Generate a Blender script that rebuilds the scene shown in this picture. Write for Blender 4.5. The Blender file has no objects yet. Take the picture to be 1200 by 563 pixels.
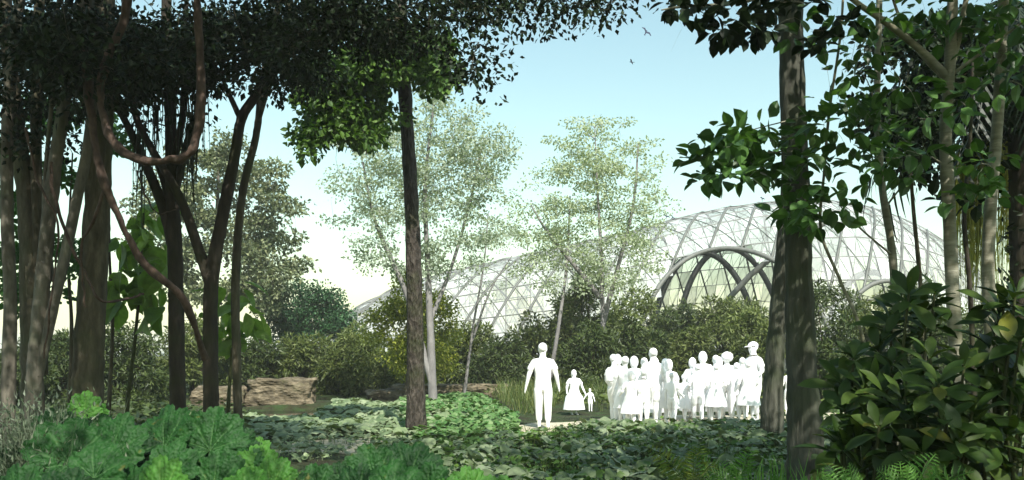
import bpy, bmesh, math, random
import numpy as np
from mathutils import Vector, Matrix
from mathutils import noise as mnoise

rng = np.random.default_rng(7)
random.seed(7)
SC = bpy.context.scene
COL = SC.collection
EYE, HOR, F = 1.65, 412.0, 1000.0


def P(px, py, d):
    return np.array([(px - 600.0) * d / F, d, EYE + (HOR - py) * d / F])


def G(px, py):
    d = EYE * F / (py - HOR)
    return np.array([(px - 600.0) * d / F, d])


BASINS = [(-6.2, 24.0, 2.6, 1.7, .45), (-5.6, 30.5, 3.0, 1.5, .45), (-9.5, 27.5, 2.2, 1.6, .45)]


def ground_z(x, y):
    x = np.asarray(x, float); y = np.asarray(y, float)
    near = np.exp(-((y - 15) / 60) ** 2)
    z = (.035 * np.sin(x * .9 + 1.3) * np.cos(y * .7) + .02 * np.sin(x * 2.3 + y * 1.7)) * near
    for bx, by, rx, ry, dep in BASINS:
        q = ((x - bx) / rx) ** 2 + ((y - by) / ry) ** 2
        z = z - dep * np.exp(-q * q * 1.2)
    return z


# ------------------------------------------------------------------ materials
def new_mat(name):
    m = bpy.data.materials.new(name)
    m.use_nodes = True
    nt = m.node_tree
    nt.nodes.clear()
    return m, nt, nt.nodes.new('ShaderNodeOutputMaterial')


def ramp(nt, cols, pos=None):
    r = nt.nodes.new('ShaderNodeValToRGB')
    n = len(cols)
    while len(r.color_ramp.elements) < n:
        r.color_ramp.elements.new(.5)
    for i, c in enumerate(cols):
        r.color_ramp.elements[i].position = pos[i] if pos else i / max(1, n - 1)
        r.color_ramp.elements[i].color = (*c, 1)
    return r


def leaf_mat(name, cols, rough=.5, transl=.22, spec=.35, vein=None, wrinkle=0, spots=0):
    m, nt, out = new_mat(name)
    L = nt.links.new
    geo = nt.nodes.new('ShaderNodeNewGeometry')
    r = ramp(nt, cols)
    L(geo.outputs['Random Per Island'], r.inputs[0])
    col = r.outputs[0]
    tc = nt.nodes.new('ShaderNodeTexCoord')
    nz = nt.nodes.new('ShaderNodeTexNoise'); nz.inputs['Scale'].default_value = 9 if not wrinkle else 14
    nz.inputs['Detail'].default_value = 4
    L(tc.outputs['Object'], nz.inputs['Vector'])
    mx = nt.nodes.new('ShaderNodeMix'); mx.data_type = 'RGBA'; mx.blend_type = 'MULTIPLY'
    mx.inputs['Factor'].default_value = .6
    rr = ramp(nt, [(.55, .55, .55), (1.3, 1.3, 1.15)], [.3, .7])
    L(nz.outputs['Fac'], rr.inputs[0])
    L(col, mx.inputs['A']); L(rr.outputs[0], mx.inputs['B'])
    col = mx.outputs['Result']
    if spots:
        sn = nt.nodes.new('ShaderNodeTexNoise'); sn.inputs['Scale'].default_value = spots; sn.inputs['Detail'].default_value = 3
        L(tc.outputs['Object'], sn.inputs['Vector'])
        sr = ramp(nt, [(0, 0, 0), (.6, .6, .6)], [.67, .74]); L(sn.outputs['Fac'], sr.inputs[0])
        sm = nt.nodes.new('ShaderNodeMix'); sm.data_type = 'RGBA'
        L(sr.outputs[0], sm.inputs['Factor']); L(col, sm.inputs['A']); sm.inputs['B'].default_value = (.13, .12, .03, 1)
        col = sm.outputs['Result']
    if vein:
        at = nt.nodes.new('ShaderNodeAttribute'); at.attribute_name = 'vein'
        mv = nt.nodes.new('ShaderNodeMix'); mv.data_type = 'RGBA'
        L(at.outputs['Fac'], mv.inputs['Factor']); L(col, mv.inputs['A']); mv.inputs['B'].default_value = (*vein, 1)
        col = mv.outputs['Result']
    b = nt.nodes.new('ShaderNodeBsdfPrincipled')
    L(col, b.inputs['Base Color'])
    b.inputs['Roughness'].default_value = rough
    b.inputs['Specular IOR Level'].default_value = spec
    if wrinkle:
        v = nt.nodes.new('ShaderNodeTexVoronoi'); v.inputs['Scale'].default_value = 38
        v.feature = 'SMOOTH_F1'
        L(tc.outputs['Object'], v.inputs['Vector'])
        bp = nt.nodes.new('ShaderNodeBump'); bp.inputs['Strength'].default_value = wrinkle; bp.inputs['Distance'].default_value = .02
        L(v.outputs['Distance'], bp.inputs['Height']); L(bp.outputs[0], b.inputs['Normal'])
    t = nt.nodes.new('ShaderNodeBsdfTranslucent')
    g = nt.nodes.new('ShaderNodeMix'); g.data_type = 'RGBA'; g.blend_type = 'MULTIPLY'; g.inputs['Factor'].default_value = 1
    L(col, g.inputs['A']); g.inputs['B'].default_value = (1.5, 1.6, .7, 1)
    L(g.outputs['Result'], t.inputs['Color'])
    ms = nt.nodes.new('ShaderNodeMixShader'); ms.inputs[0].default_value = transl
    L(b.outputs[0], ms.inputs[1]); L(t.outputs[0], ms.inputs[2])
    L(ms.outputs[0], out.inputs[0])
    return m


def noise_mat(name, cols, scale=6, stretch=(1, 1, 1), rough=.85, bump=.4, bdist=.02, moss=None, moss_amt=.5, detail=8, fine=None):
    m, nt, out = new_mat(name)
    L = nt.links.new
    tc = nt.nodes.new('ShaderNodeTexCoord')
    mp = nt.nodes.new('ShaderNodeMapping'); mp.inputs['Scale'].default_value = stretch
    L(tc.outputs['Object'], mp.inputs['Vector'])
    n = nt.nodes.new('ShaderNodeTexNoise'); n.inputs['Scale'].default_value = scale
    n.inputs['Detail'].default_value = detail; n.inputs['Roughness'].default_value = .65
    L(mp.outputs[0], n.inputs['Vector'])
    r = ramp(nt, cols, [.28 + .46 * i / (len(cols) - 1) for i in range(len(cols))])
    L(n.outputs['Fac'], r.inputs[0])
    col = r.outputs[0]
    h = n.outputs['Fac']
    if fine:
        v = nt.nodes.new('ShaderNodeTexVoronoi'); v.inputs['Scale'].default_value = fine
        L(mp.outputs[0], v.inputs['Vector'])
        ma = nt.nodes.new('ShaderNodeMath'); ma.operation = 'MULTIPLY_ADD'
        L(v.outputs['Distance'], ma.inputs[0]); ma.inputs[1].default_value = .8; L(h, ma.inputs[2])
        h = ma.outputs[0]
    if moss:
        n2 = nt.nodes.new('ShaderNodeTexNoise'); n2.inputs['Scale'].default_value = 1.9; n2.inputs['Detail'].default_value = 6
        L(tc.outputs['Object'], n2.inputs['Vector'])
        r2 = ramp(nt, [(0, 0, 0), (1, 1, 1)], [1 - moss_amt - .08, 1 - moss_amt + .12])
        L(n2.outputs['Fac'], r2.inputs[0])
        mm = nt.nodes.new('ShaderNodeMix'); mm.data_type = 'RGBA'
        L(r2.outputs[0], mm.inputs['Factor']); L(col, mm.inputs['A']); mm.inputs['B'].default_value = (*moss, 1)
        col = mm.outputs['Result']
    b = nt.nodes.new('ShaderNodeBsdfPrincipled')
    b.inputs['Roughness'].default_value = rough
    b.inputs['Specular IOR Level'].default_value = .25
    L(col, b.inputs['Base Color'])
    bp = nt.nodes.new('ShaderNodeBump'); bp.inputs['Strength'].default_value = bump; bp.inputs['Distance'].default_value = bdist
    L(h, bp.inputs['Height']); L(bp.outputs[0], b.inputs['Normal'])
    L(b.outputs[0], out.inputs[0])
    return m


M = {}
M['bark_dark'] = noise_mat('dark bark', [(.012, .010, .008), (.035, .028, .02), (.06, .05, .035)], 9, (1, 1, .22), bump=.8, bdist=.03, moss=(.03, .035, .012), moss_amt=.42)
M['bark_brown'] = noise_mat('brown bark', [(.028, .023, .015), (.08, .069, .045), (.16, .14, .096)], 9, (1, 1, .25), fine=18, bump=.9, moss=(.06, .065, .03), moss_amt=.42)
M['bark_grey'] = noise_mat('grey smooth bark', [(.045, .041, .031), (.115, .103, .08), (.21, .19, .15)], 8, (1, 1, .3), fine=16, bump=.8, moss=(.09, .1, .06), moss_amt=.4)
M['bark_rough'] = noise_mat('rough fissured bark', [(.014, .012, .009), (.05, .042, .034), (.125, .107, .088)], 14, (1, 1, .35), bump=1.0, bdist=.06, fine=22, moss=(.035, .042, .016), moss_amt=.44)
M['bark_pale'] = noise_mat('pale birch like bark', [(.12, .11, .07), (.22, .21, .155), (.33, .32, .25)], 7, (.5, .5, 2.6), bump=.6, moss=(.1, .1, .045), moss_amt=.4)
M['bark_right'] = noise_mat('grey brown trunk bark', [(.025, .026, .019), (.064, .065, .049), (.125, .125, .097)], 7, (1.2, 1.2, .2), fine=16, bump=.9, bdist=.03, moss=(.05, .062, .032), moss_amt=.45)
M['bark_ghost'] = noise_mat('pale silver bark', [(.12, .115, .11), (.19, .18, .175), (.27, .26, .25)], 6, (1, 1, .4), bump=.3)  # bark of the hazy trees, the fade put into its colour
M['vine'] = noise_mat('vine bark', [(.03, .02, .015), (.075, .05, .038), (.12, .085, .06)], 14, (1, 1, .5), bump=.6)
M['stem'] = noise_mat('green stems', [(.03, .035, .012), (.06, .07, .025)], 12, bump=.2)
M['twig'] = noise_mat('twigs', [(.03, .022, .014), (.07, .055, .036)], 12, bump=.2)
M['rock'] = noise_mat('weathered sandstone', [(.03, .024, .015), (.12, .098, .062), (.29, .24, .165)], 2.6, (1, 1, 2.2), bump=.9, bdist=.06, moss=(.05, .055, .02), moss_amt=.34, fine=6)
M['soil'] = noise_mat('leaf litter and moss', [(.012, .011, .006), (.03, .03, .012), (.045, .055, .018)], 3.2, bump=.8, bdist=.04, moss=(.03, .055, .014), moss_amt=.5, fine=22)
M['path'] = noise_mat('pale gravel', [(.3, .26, .17), (.5, .45, .33), (.66, .6, .46)], 7, bump=.5, bdist=.02, fine=40, moss=(.1, .11, .045), moss_amt=.36)  # gravel colour, also used as painted water glints at the left
M['white'] = noise_mat('blank white', [(.96, .96, .96), (.98, .98, .98)], 2, bump=0, rough=.9)
M['bird'] = noise_mat('dark feathers', [(.02, .025, .05), (.04, .05, .09)], 8, bump=.1)
M['steel'] = noise_mat('pale steel', [(.1, .105, .095), (.17, .175, .16)], 3, bump=.05, rough=.5)
M['steel_pale'] = noise_mat('white painted steel', [(.17, .175, .165), (.25, .255, .24)], 3, bump=.05, rough=.5)
M['steel_dark'] = noise_mat('dark steel', [(.015, .018, .016), (.03, .034, .03)], 3, bump=.05, rough=.5)

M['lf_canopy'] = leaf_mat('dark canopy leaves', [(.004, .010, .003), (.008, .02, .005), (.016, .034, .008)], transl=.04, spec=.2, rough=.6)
M['lf_mid'] = leaf_mat('mid green leaves', [(.03, .075, .012), (.06, .125, .02), (.1, .18, .032)], transl=.25)
M['lf_spray'] = leaf_mat('broad spray leaves', [(.03, .075, .018), (.06, .135, .03), (.09, .19, .045)], transl=.25, rough=.42)
M['lf_young'] = leaf_mat('young bright leaves', [(.035, .11, .025), (.06, .16, .04)], transl=.3)
M['lf_ghost'] = leaf_mat('silvery pale leaves', [(.24, .295, .225), (.31, .37, .29), (.38, .43, .35)], transl=.3, spec=.2)  # leaves paled so that haze is painted into their colour
M['lf_ghost_warm'] = leaf_mat('pale yellow green leaves', [(.27, .33, .22), (.34, .4, .28), (.41, .46, .34)], transl=.3, spec=.2)  # same painted haze fade, in a warmer leaf tone
M['lf_grey'] = leaf_mat('grey green leaves', [(.05, .075, .035), (.12, .15, .075), (.24, .26, .14)], transl=.2)
M['lf_round'] = leaf_mat('deep green leaves', [(.012, .045, .015), (.025, .08, .025), (.04, .11, .04)], transl=.12)
M['lf_yellow'] = leaf_mat('yellow green leaves', [(.13, .17, .018), (.22, .25, .03), (.33, .34, .06)], transl=.3)
M['lf_olive'] = leaf_mat('olive leaves', [(.04, .06, .014), (.085, .115, .028), (.15, .18, .055)], transl=.2)
M['lf_olive_dark'] = leaf_mat('dark olive leaves', [(.022, .04, .011), (.046, .072, .018), (.085, .115, .033)], transl=.15)
M['lf_olive_light'] = leaf_mat('light olive leaves', [(.06, .09, .022), (.115, .15, .042), (.19, .225, .08)], transl=.25)
M['lf_big'] = leaf_mat('large pale leaves', [(.11, .2, .04), (.16, .26, .06), (.22, .32, .09)], transl=.4, rough=.45)
M['lf_gloss'] = leaf_mat('glossy dark leaves', [(.014, .034, .005), (.030, .060, .010), (.062, .10, .018)], transl=.15, rough=.45, spec=.2, spots=16)
M['lf_gloss_light'] = leaf_mat('glossy yellowing leaves', [(.09, .11, .016), (.16, .16, .025)], transl=.25, rough=.3, spec=.5)
M['lf_dead'] = leaf_mat('yellow leaf', [(.5, .33, .06), (.55, .4, .1)], transl=.3)
M['lf_gunnera'] = leaf_mat('rhubarb leaf', [(.005, .028, .006), (.010, .046, .010), (.017, .07, .014)], transl=.16, rough=.6, spec=.2, vein=(.07, .16, .05), wrinkle=.8, spots=7)
M['lf_gunnera_light'] = leaf_mat('young rhubarb leaf', [(.035, .12, .018), (.055, .16, .025)], transl=.2, rough=.6, spec=.2, vein=(.12, .22, .05), wrinkle=.8, spots=10)
M['lf_cover'] = leaf_mat('butterbur leaves', [(.10, .15, .07), (.18, .24, .125), (.27, .32, .2)], transl=.15, rough=.6)
M['lf_cover_green'] = leaf_mat('fresh ground leaves', [(.05, .14, .035), (.1, .2, .06), (.2, .29, .13)], transl=.2, rough=.6)
M['lf_cover_dark'] = leaf_mat('dull ground leaves', [(.055, .09, .035), (.12, .165, .08), (.22, .27, .165)], transl=.1, rough=.55)
M['lf_fern'] = leaf_mat('fern pinnae', [(.07, .18, .03), (.13, .27, .055)], transl=.3)
M['lf_fern_yellow'] = leaf_mat('yellowing fern pinnae', [(.16, .18, .03), (.1, .19, .04)], transl=.3)
M['lf_grass'] = leaf_mat('reed blades', [(.05, .09, .02), (.09, .13, .035), (.18, .19, .07)], transl=.25)
M['lf_moss'] = leaf_mat('hanging moss', [(.16, .17, .03), (.3, .3, .07), (.4, .4, .13)], transl=.4)
M['lf_palm'] = leaf_mat('dark palm leaflets', [(.01, .018, .006), (.02, .035, .012)], transl=.08)
M['lf_herb'] = leaf_mat('grey herb leaves', [(.06, .09, .055), (.12, .16, .1), (.2, .23, .17)], transl=.1)

# glass of the dome
m, nt, out = new_mat('milky dome glazing')
geo = nt.nodes.new('ShaderNodeNewGeometry')
rr = ramp(nt, [(.2, .2, .2), (.4, .4, .4), (.68, .68, .68)])
nt.links.new(geo.outputs['Random Per Island'], rr.inputs[0])
tr = nt.nodes.new('ShaderNodeBsdfTransparent')
df = nt.nodes.new('ShaderNodeBsdfPrincipled')
df.inputs['Base Color'].default_value = (.68, .72, .7, 1); df.inputs['Roughness'].default_value = .3
ms = nt.nodes.new('ShaderNodeMixShader')
nt.links.new(rr.outputs[0], ms.inputs[0]); nt.links.new(tr.outputs[0], ms.inputs[1]); nt.links.new(df.outputs[0], ms.inputs[2])
nt.links.new(ms.outputs[0], out.inputs[0])
M['glass'] = m
# water
m, nt, out = new_mat('dark pond water')
b = nt.nodes.new('ShaderNodeBsdfPrincipled')
b.inputs['Base Color'].default_value = (.006, .008, .005, 1); b.inputs['Roughness'].default_value = .06; b.inputs['IOR'].default_value = 1.33
n = nt.nodes.new('ShaderNodeTexNoise'); n.inputs['Scale'].default_value = 5
bp = nt.nodes.new('ShaderNodeBump'); bp.inputs['Strength'].default_value = .08
nt.links.new(n.outputs['Fac'], bp.inputs['Height']); nt.links.new(bp.outputs[0], b.inputs['Normal'])
nt.links.new(b.outputs[0], out.inputs[0])
M['water'] = m


# ------------------------------------------------------------------ mesh builder
class MB:
    def __init__(s):
        s.v = []; s.idx = []; s.tot = []; s.n = 0; s.attr = []

    def add(s, V, faces, attr=None):
        V = np.asarray(V, float).reshape(-1, 3); faces = np.asarray(faces, int)
        s.v.append(V); s.idx.append((faces + s.n).ravel()); s.tot.append(np.full(len(faces), faces.shape[1]))
        s.attr.append(np.zeros(len(V)) if attr is None else attr)
        s.n += len(V)

    def leaves(s, tmpl, pos, mats, scale):
        V, Fs = tmpl
        n = len(pos)
        if n == 0: return
        sc = np.broadcast_to(np.asarray(scale, float).reshape(n, -1), (n, 3)) if np.ndim(scale) else np.full((n, 3), scale)
        W = V[None] * sc[:, None, :]
        W = np.einsum('nij,nvj->nvi', mats, W) + pos[:, None, :]
        nv = len(V)
        for fs in Fs:
            A = (fs[None] + (np.arange(n) * nv)[:, None, None]).reshape(-1, fs.shape[1])
            s.idx.append((A + s.n).ravel()); s.tot.append(np.full(len(A), fs.shape[1]))
        s.v.append(W.reshape(-1, 3)); s.attr.append(np.zeros(n * nv)); s.n += n * nv

    def tube(s, pts, rad, seg=8, rough=0., seed=0, cap=True):
        pts = np.asarray(pts, float); n = len(pts)
        rad = np.broadcast_to(np.asarray(rad, float), (n,))
        T = np.gradient(pts, axis=0); T /= np.linalg.norm(T, axis=1)[:, None] + 1e-9
        ref = np.array([1., 0, 0]) if abs(T[0][0]) < .9 else np.array([0, 1., 0])
        u = ref - T[0] * ref.dot(T[0]); u /= np.linalg.norm(u)
        a = np.linspace(0, 2 * np.pi, seg, endpoint=False)
        rings = []
        r_ = np.random.default_rng(seed + 11)
        ph = r_.uniform(0, 6.28, 4)
        for i in range(n):
            u = u - T[i] * u.dot(T[i]); u /= np.linalg.norm(u) + 1e-9
            w = np.cross(T[i], u)
            rr = rad[i] * (1 + rough * (.6 * np.sin(2 * a + ph[0] + i * .13) + .5 * np.sin(3 * a + ph[1] - i * .1) + .4 * np.sin(5 * a + ph[2] + i * .21)
                                        + r_.normal(0, .35, seg)))
            rings.append(pts[i] + np.cos(a)[:, None] * u * rr[:, None] + np.sin(a)[:, None] * w * rr[:, None])
        V = np.concatenate(rings)
        i, j = np.meshgrid(np.arange(n - 1), np.arange(seg), indexing='ij')
        j2 = (j + 1) % seg
        Fq = np.stack([i * seg + j, i * seg + j2, (i + 1) * seg + j2, (i + 1) * seg + j], -1).reshape(-1, 4)
        s.add(V, Fq)
        if cap:
            s.add(np.concatenate([rings[-1], pts[-1:] + T[-1] * rad[-1] * .5]), [[k, (k + 1) % seg, seg] for k in range(seg)])
            s.add(np.concatenate([rings[0], pts[:1]]), [[(k + 1) % seg, k, seg] for k in range(seg)])

    def build(s, name, mat, parent=None, smooth=True, origin=None):
        me = bpy.data.meshes.new(name)
        V = np.concatenate(s.v) if s.v else np.zeros((0, 3))
        if origin is not None: V = V - np.asarray(origin)
        idx = np.concatenate(s.idx); tot = np.concatenate(s.tot)
        me.vertices.add(len(V)); me.vertices.foreach_set('co', V.astype(np.float32).ravel())
        me.loops.add(len(idx)); me.loops.foreach_set('vertex_index', idx.astype(np.int32))
        me.polygons.add(len(tot))
        st = np.concatenate([[0], np.cumsum(tot)[:-1]])
        me.polygons.foreach_set('loop_start', st.astype(np.int32))
        me.polygons.foreach_set('loop_total', tot.astype(np.int32))
        me.polygons.foreach_set('use_smooth', np.full(len(tot), smooth))
        A = np.concatenate(s.attr)
        if A.any():
            at = me.attributes.new('vein', 'FLOAT', 'POINT'); at.data.foreach_set('value', A.astype(np.float32))
        me.update(calc_edges=True)
        me.materials.append(mat)
        o = bpy.data.objects.new(name, me); COL.objects.link(o)
        if parent is not None: o.parent = parent
        elif origin is not None: o.location = origin
        return o


def tag(o, label=None, cat=None, group=None, kind=None):
    if label: o['label'] = label
    if cat: o['category'] = cat
    if group: o['group'] = group
    if kind: o['kind'] = kind
    return o


def thing(name, label, cat, loc, group=None):
    o = bpy.data.objects.new(name, None); COL.objects.link(o)
    o.location = loc; o.empty_display_size = .2
    return tag(o, label, cat, group)


def catmull(pts, n=8):
    p = np.asarray(pts, float)
    p = np.concatenate([2 * p[:1] - p[1:2], p, 2 * p[-1:] - p[-2:-1]])
    out = []
    for i in range(1, len(p) - 2):
        for t in np.linspace(0, 1, n, endpoint=False):
            a, b_, c, d = p[i - 1], p[i], p[i + 1], p[i + 2]
            out.append(.5 * ((2 * b_) + (c - a) * t + (2 * a - 5 * b_ + 4 * c - d) * t * t + (3 * b_ - a - 3 * c + d) * t ** 3))
    out.append(p[-2])
    return np.array(out)


def unit(a):
    return a / (np.linalg.norm(a, axis=-1, keepdims=True) + 1e-9)


# ------------------------------------------------------------------ leaf shapes
def oval(n=5, w=.3, peak=.45, fold=.08, curl=.1, tipw=0.):
    y = np.linspace(0, 1, n)
    k = math.log(.5) / math.log(peak)
    hw = w * np.sin(np.pi * np.clip(y, 0, 1) ** k) ** .8 + .004
    V = []
    for yi, h in zip(y, hw):
        z = -curl * yi * yi
        V += [(-h, yi, z + fold * h / w), (0, yi, z), (h, yi, z + fold * h / w)]
    Fq = []
    for i in range(n - 1):
        a = i * 3
        Fq += [(a, a + 1, a + 4, a + 3), (a + 1, a + 2, a + 5, a + 4)]
    return np.array(V), [np.array(Fq)]


LF2 = (np.array([(0, 0, 0), (-.3, .42, .07), (0, 1, -.05), (.3, .42, .07)]), [np.array([(0, 3, 2), (0, 2, 1)])])
LF_NARROW = (np.array([(0, 0, 0), (-.16, .4, .05), (0, 1, -.1), (.16, .4, .05)]), [np.array([(0, 3, 2), (0, 2, 1)])])
LF_OVAL = oval(5, .32, .42, .09, .14)
LF_BIG = oval(7, .3, .45, .08, .3)
LF_OBOV = oval(8, .2, .64, .06, .28)


def kidney(n=16, rings=2):
    a = np.radians(np.linspace(-162, 162, n))
    V = [(0, 0, 0)]
    for k in range(1, rings + 1):
        s = k / rings
        R = (.5 * (.9 + .12 * np.cos(a)) * (1 + .05 * np.cos(9 * a)))
        z = -.10 * s * s + .03 * s * np.cos(6 * a)
        V += list(zip(np.sin(a) * R * s, np.cos(a) * R * s, z))
    tri = [(0, i + 2, i + 1) for i in range(n - 1)]
    q = []
    for k in range(rings - 1):
        o = 1 + k * n
        q += [(o + i, o + i + 1, o + n + i + 1, o + n + i) for i in range(n - 1)]
    return np.array(V), [np.array(tri), np.array(q)]


LF_KID = kidney()
BLADE = (np.array([(-.5, 0, 0), (.5, 0, 0), (-.45, .4, .01), (.45, .4, .01), (-.3, .75, -.06), (.3, .75, -.06), (0, 1, -.2)]),
         [np.array([(0, 1, 3, 2), (2, 3, 5, 4)]), np.array([(4, 5, 6)])])


def frames(t, nrm):
    t = unit(t); x = unit(np.cross(t, nrm)); z = np.cross(x, t)
    return np.stack([x, t, z], -1)


def cloud(mb, tmpl, C, R, n, size, up=.6, out=.6, droop=.25, shell=.45):
    C = np.asarray(C, float).reshape(-1, 3); K = len(C)
    R = np.broadcast_to(np.asarray(R, float).reshape(-1, 1) if np.ndim(R) == 1 and len(R) == K and K != 3 else np.asarray(R, float), (K, 3))
    ii = np.repeat(np.arange(K), n); N = len(ii)
    dirs = unit(rng.normal(size=(N, 3))); r = rng.random(N) ** shell
    pos = C[ii] + dirs * r[:, None] * R[ii]
    t = dirs * out + rng.normal(size=(N, 3)) * .55 + np.array([0, 0, -droop])
    nr = rng.normal(size=(N, 3)) * .6 + np.array([0, 0, up])
    mb.leaves(tmpl, pos, frames(t, nr), rng.uniform(*size, N))


def ell_clumps(ells, dens=1.0):
    """ellipses (px, py, rx, ry, d, depth half, count) -> clump centres"""
    C = []
    for e in ells:
        px, py, rx, ry, d, dd, n = e
        for _ in range(max(1, int(n * dens))):
            a = rng.uniform(0, 2 * np.pi); q = math.sqrt(rng.random())
            C.append(P(px + rx * q * math.cos(a), py + ry * q * math.sin(a), d + rng.uniform(-dd, dd)))
    return np.array(C)


def box_clumps(x0, x1, y0, y1, z0, z1, n):
    return np.stack([rng.uniform(x0, x1, n), rng.uniform(y0, y1, n), rng.uniform(z0, z1, n)], -1)


def limbs(mb, trunk, C, r0, seg=5, rise=.3, minfrac=.35, share=1.0):
    """boughs that branch off the trunk and off one another until each clump is reached"""
    T = np.asarray(trunk); lo = int(len(T) * minfrac)
    NP = [p for p in T[lo:]]; NR = [r0 * (1.15 - .6 * k / max(1, len(T) - lo)) for k in range(len(T) - lo)]
    C = np.asarray(C)
    dmin = np.array([np.min(np.linalg.norm(T[lo:] - c, axis=1)) for c in C])
    for ci in np.argsort(dmin):
        c = C[ci]
        if rng.random() > share: continue
        A = np.array(NP); df = c - A; L_ = np.linalg.norm(df, axis=1)
        up = df[:, 2] / (L_ + 1e-6)
        cost = L_ * (1 + .8 * np.maximum(0, .15 - up)) + .25 * dmin[ci] * (np.arange(len(A)) < len(T) - lo)
        k = int(np.argmin(cost)); a = A[k]; L = L_[k]
        if L < .12: continue
        ra = min(NR[k] * .72, r0 * (.22 + .16 * L)); rb = max(r0 * .09, ra * .35)
        m1 = a + df[k] * .35 + np.array([0, 0, rise * L * .22]) + rng.normal(0, .06 * L, 3)
        m2 = a + df[k] * .7 + np.array([0, 0, rise * L * .16]) + rng.normal(0, .06 * L, 3)
        pl = catmull([a, m1, m2, c], 3)
        rr = np.linspace(ra, rb, len(pl))
        mb.tube(pl, rr, seg, 0, cap=False)
        NP += list(pl[3:]); NR += list(rr[3:])
        tl = min(.5, .3 * L)
        for q in range(2):
            b_ = pl[rng.integers(len(pl) // 2, len(pl))]; e_ = b_ + rng.normal(0, tl, 3)
            mb.tube([b_, (b_ + e_) / 2 + rng.normal(0, .1 * tl, 3), e_], [rb * .7, rb * .5, rb * .25], 4, 0, cap=False)


def tree(name, label, cat, stems, bark, crown_parts, limb_r=.05, limb_C=None, group=None, seg=14, rough=.085, flare=1.25, extra_limbs=(), limb_share=1.0, minfrac=.35, crown_name='crown'):
    """stems: list of (pixel/depth polyline, r_bottom, r_top); crown_parts: list of (MB, material)"""
    base = np.array(stems[0][0][0], float)
    base[2] = float(ground_z(base[0], base[1]))
    root = thing(name, label, cat, tuple(base), group)
    tb = MB()
    main = None
    fixed = []
    for k, (pts, r0, r1) in enumerate(stems):
        pts = [np.array(p) for p in pts]
        far = k == 0 or min(np.linalg.norm(q - pts[0]) for q in catmull(fixed[0][0], 8)) > .45
        gz = float(ground_z(pts[0][0], pts[0][1]))
        if far and .05 < pts[0][2] - gz < 3.5:
            dv = (pts[0] - pts[1]); dv = dv / max(.2, abs(dv[2]))
            pts = [np.array([pts[0][0] + dv[0] * (pts[0][2] - gz) * .5, pts[0][1], gz - .05])] + pts
        fixed.append((pts, r0, r1))
    stems = fixed
    for k, (pts, r0, r1) in enumerate(stems):
        pl = catmull(pts, 10)
        rad = np.linspace(r0, r1, len(pl))
        if k == 0:
            main = pl
            fl = np.exp(-np.linspace(0, 1, len(pl)) * 14) * (flare - 1)
            rad = rad * (1 + fl)
        rad = rad * np.array([1 + .10 * mnoise.noise((q * .35, k * 3.1, len(label))) for q in range(len(pl))])
        tb.tube(pl, rad, seg, rough, seed=k + len(label))
    if limb_C is not None and len(limb_C):
        limbs(tb, main, limb_C, limb_r, share=limb_share, minfrac=minfrac)
    for pts, r0, r1 in extra_limbs:
        pl = catmull(pts, 6); tb.tube(pl, np.linspace(r0, r1, len(pl)), 6, rough, cap=False)
    tb.build('trunk', bark, root, origin=base)
    for mb, mt in crown_parts:
        mb.build(crown_name, mt, root, origin=base, smooth=False)
    return root


# ------------------------------------------------------------------ setting: ground, path, water
def spaced(lo, hi, fine_lo, fine_hi, step):
    a = list(np.arange(fine_lo, fine_hi + 1e-6, step))
    s = step; v = fine_lo; L = []
    while v > lo:
        s *= 1.35; v -= s; L.append(max(v, lo))
    s = step; v = fine_hi; R = []
    while v < hi:
        s *= 1.35; v += s; R.append(min(v, hi))
    return np.array(L[::-1] + a + R)


xs = spaced(-900, 900, -16, 12, .3); ys = spaced(-60, 1500, 3, 40, .3)
X, Y = np.meshgrid(xs, ys, indexing='ij')
Z = ground_z(X, Y)
nx, ny = X.shape
i, j = np.meshgrid(np.arange(nx - 1), np.arange(ny - 1), indexing='ij')
gf = np.stack([i * ny + j, (i + 1) * ny + j, (i + 1) * ny + j + 1, i * ny + j + 1], -1).reshape(-1, 4)
g = MB(); g.add(np.stack([X, Y, Z], -1).reshape(-1, 3), gf)
tag(g.build('ground', M['soil']), 'dark mossy soil with leaf litter under the plants', 'ground', kind='structure')


def strip(name, mat, centre, width, label, cat, lift=.012, nw=10):
    pl = catmull(centre, 14); T = np.gradient(pl, axis=0); T = unit(T)
    N = np.stack([-T[:, 1], T[:, 0]], -1)
    V = []
    for k, p in enumerate(pl):
        wl = width / 2 * (1 + .25 * mnoise.noise((k * .22, 3, 1))); wr = width / 2 * (1 + .25 * mnoise.noise((k * .22, 9, 5)))
        for s in np.linspace(-wl, wr, nw):
            q = p + N[k] * s; V.append((q[0], q[1], float(ground_z(q[0], q[1])) + lift))
    Fq = [(a * nw + c, a * nw + c + 1, (a + 1) * nw + c + 1, (a + 1) * nw + c) for a in range(len(pl) - 1) for c in range(nw - 1)]
    mb = MB(); mb.add(V, Fq)
    return tag(mb.build(name, mat), label, cat, kind='structure')


strip('path', M['path'], [(-3.9, 14.6), (-2.4, 14.8), (-.8, 14.7), (.3, 16.4), (1.6, 18.6), (4.2, 20.2), (8, 21.5), (14, 23)], 2.3,  # left end lies pale in place of sky glints on water
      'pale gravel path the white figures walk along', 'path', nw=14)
w = MB(); w.add([(-14, 20.5, -.13), (-1.5, 20.5, -.13), (-1.5, 34, -.13), (-14, 34, -.13)], [(0, 1, 2, 3)])
tag(w.build('water', M['water']), 'dark still pond water below the sandstone rocks', 'water', kind='structure')


# ------------------------------------------------------------------ ground cover (stuff)
def inside(poly, x, y):
    n = len(poly); c = np.zeros(len(x), bool); j_ = n - 1
    for k in range(n):
        xi, yi = poly[k]; xj, yj = poly[j_]
        c ^= ((yi > y) != (yj > y)) & (x < (xj - xi) * (y - yi) / (yj - yi + 1e-12) + xi)
        j_ = k
    return c


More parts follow.
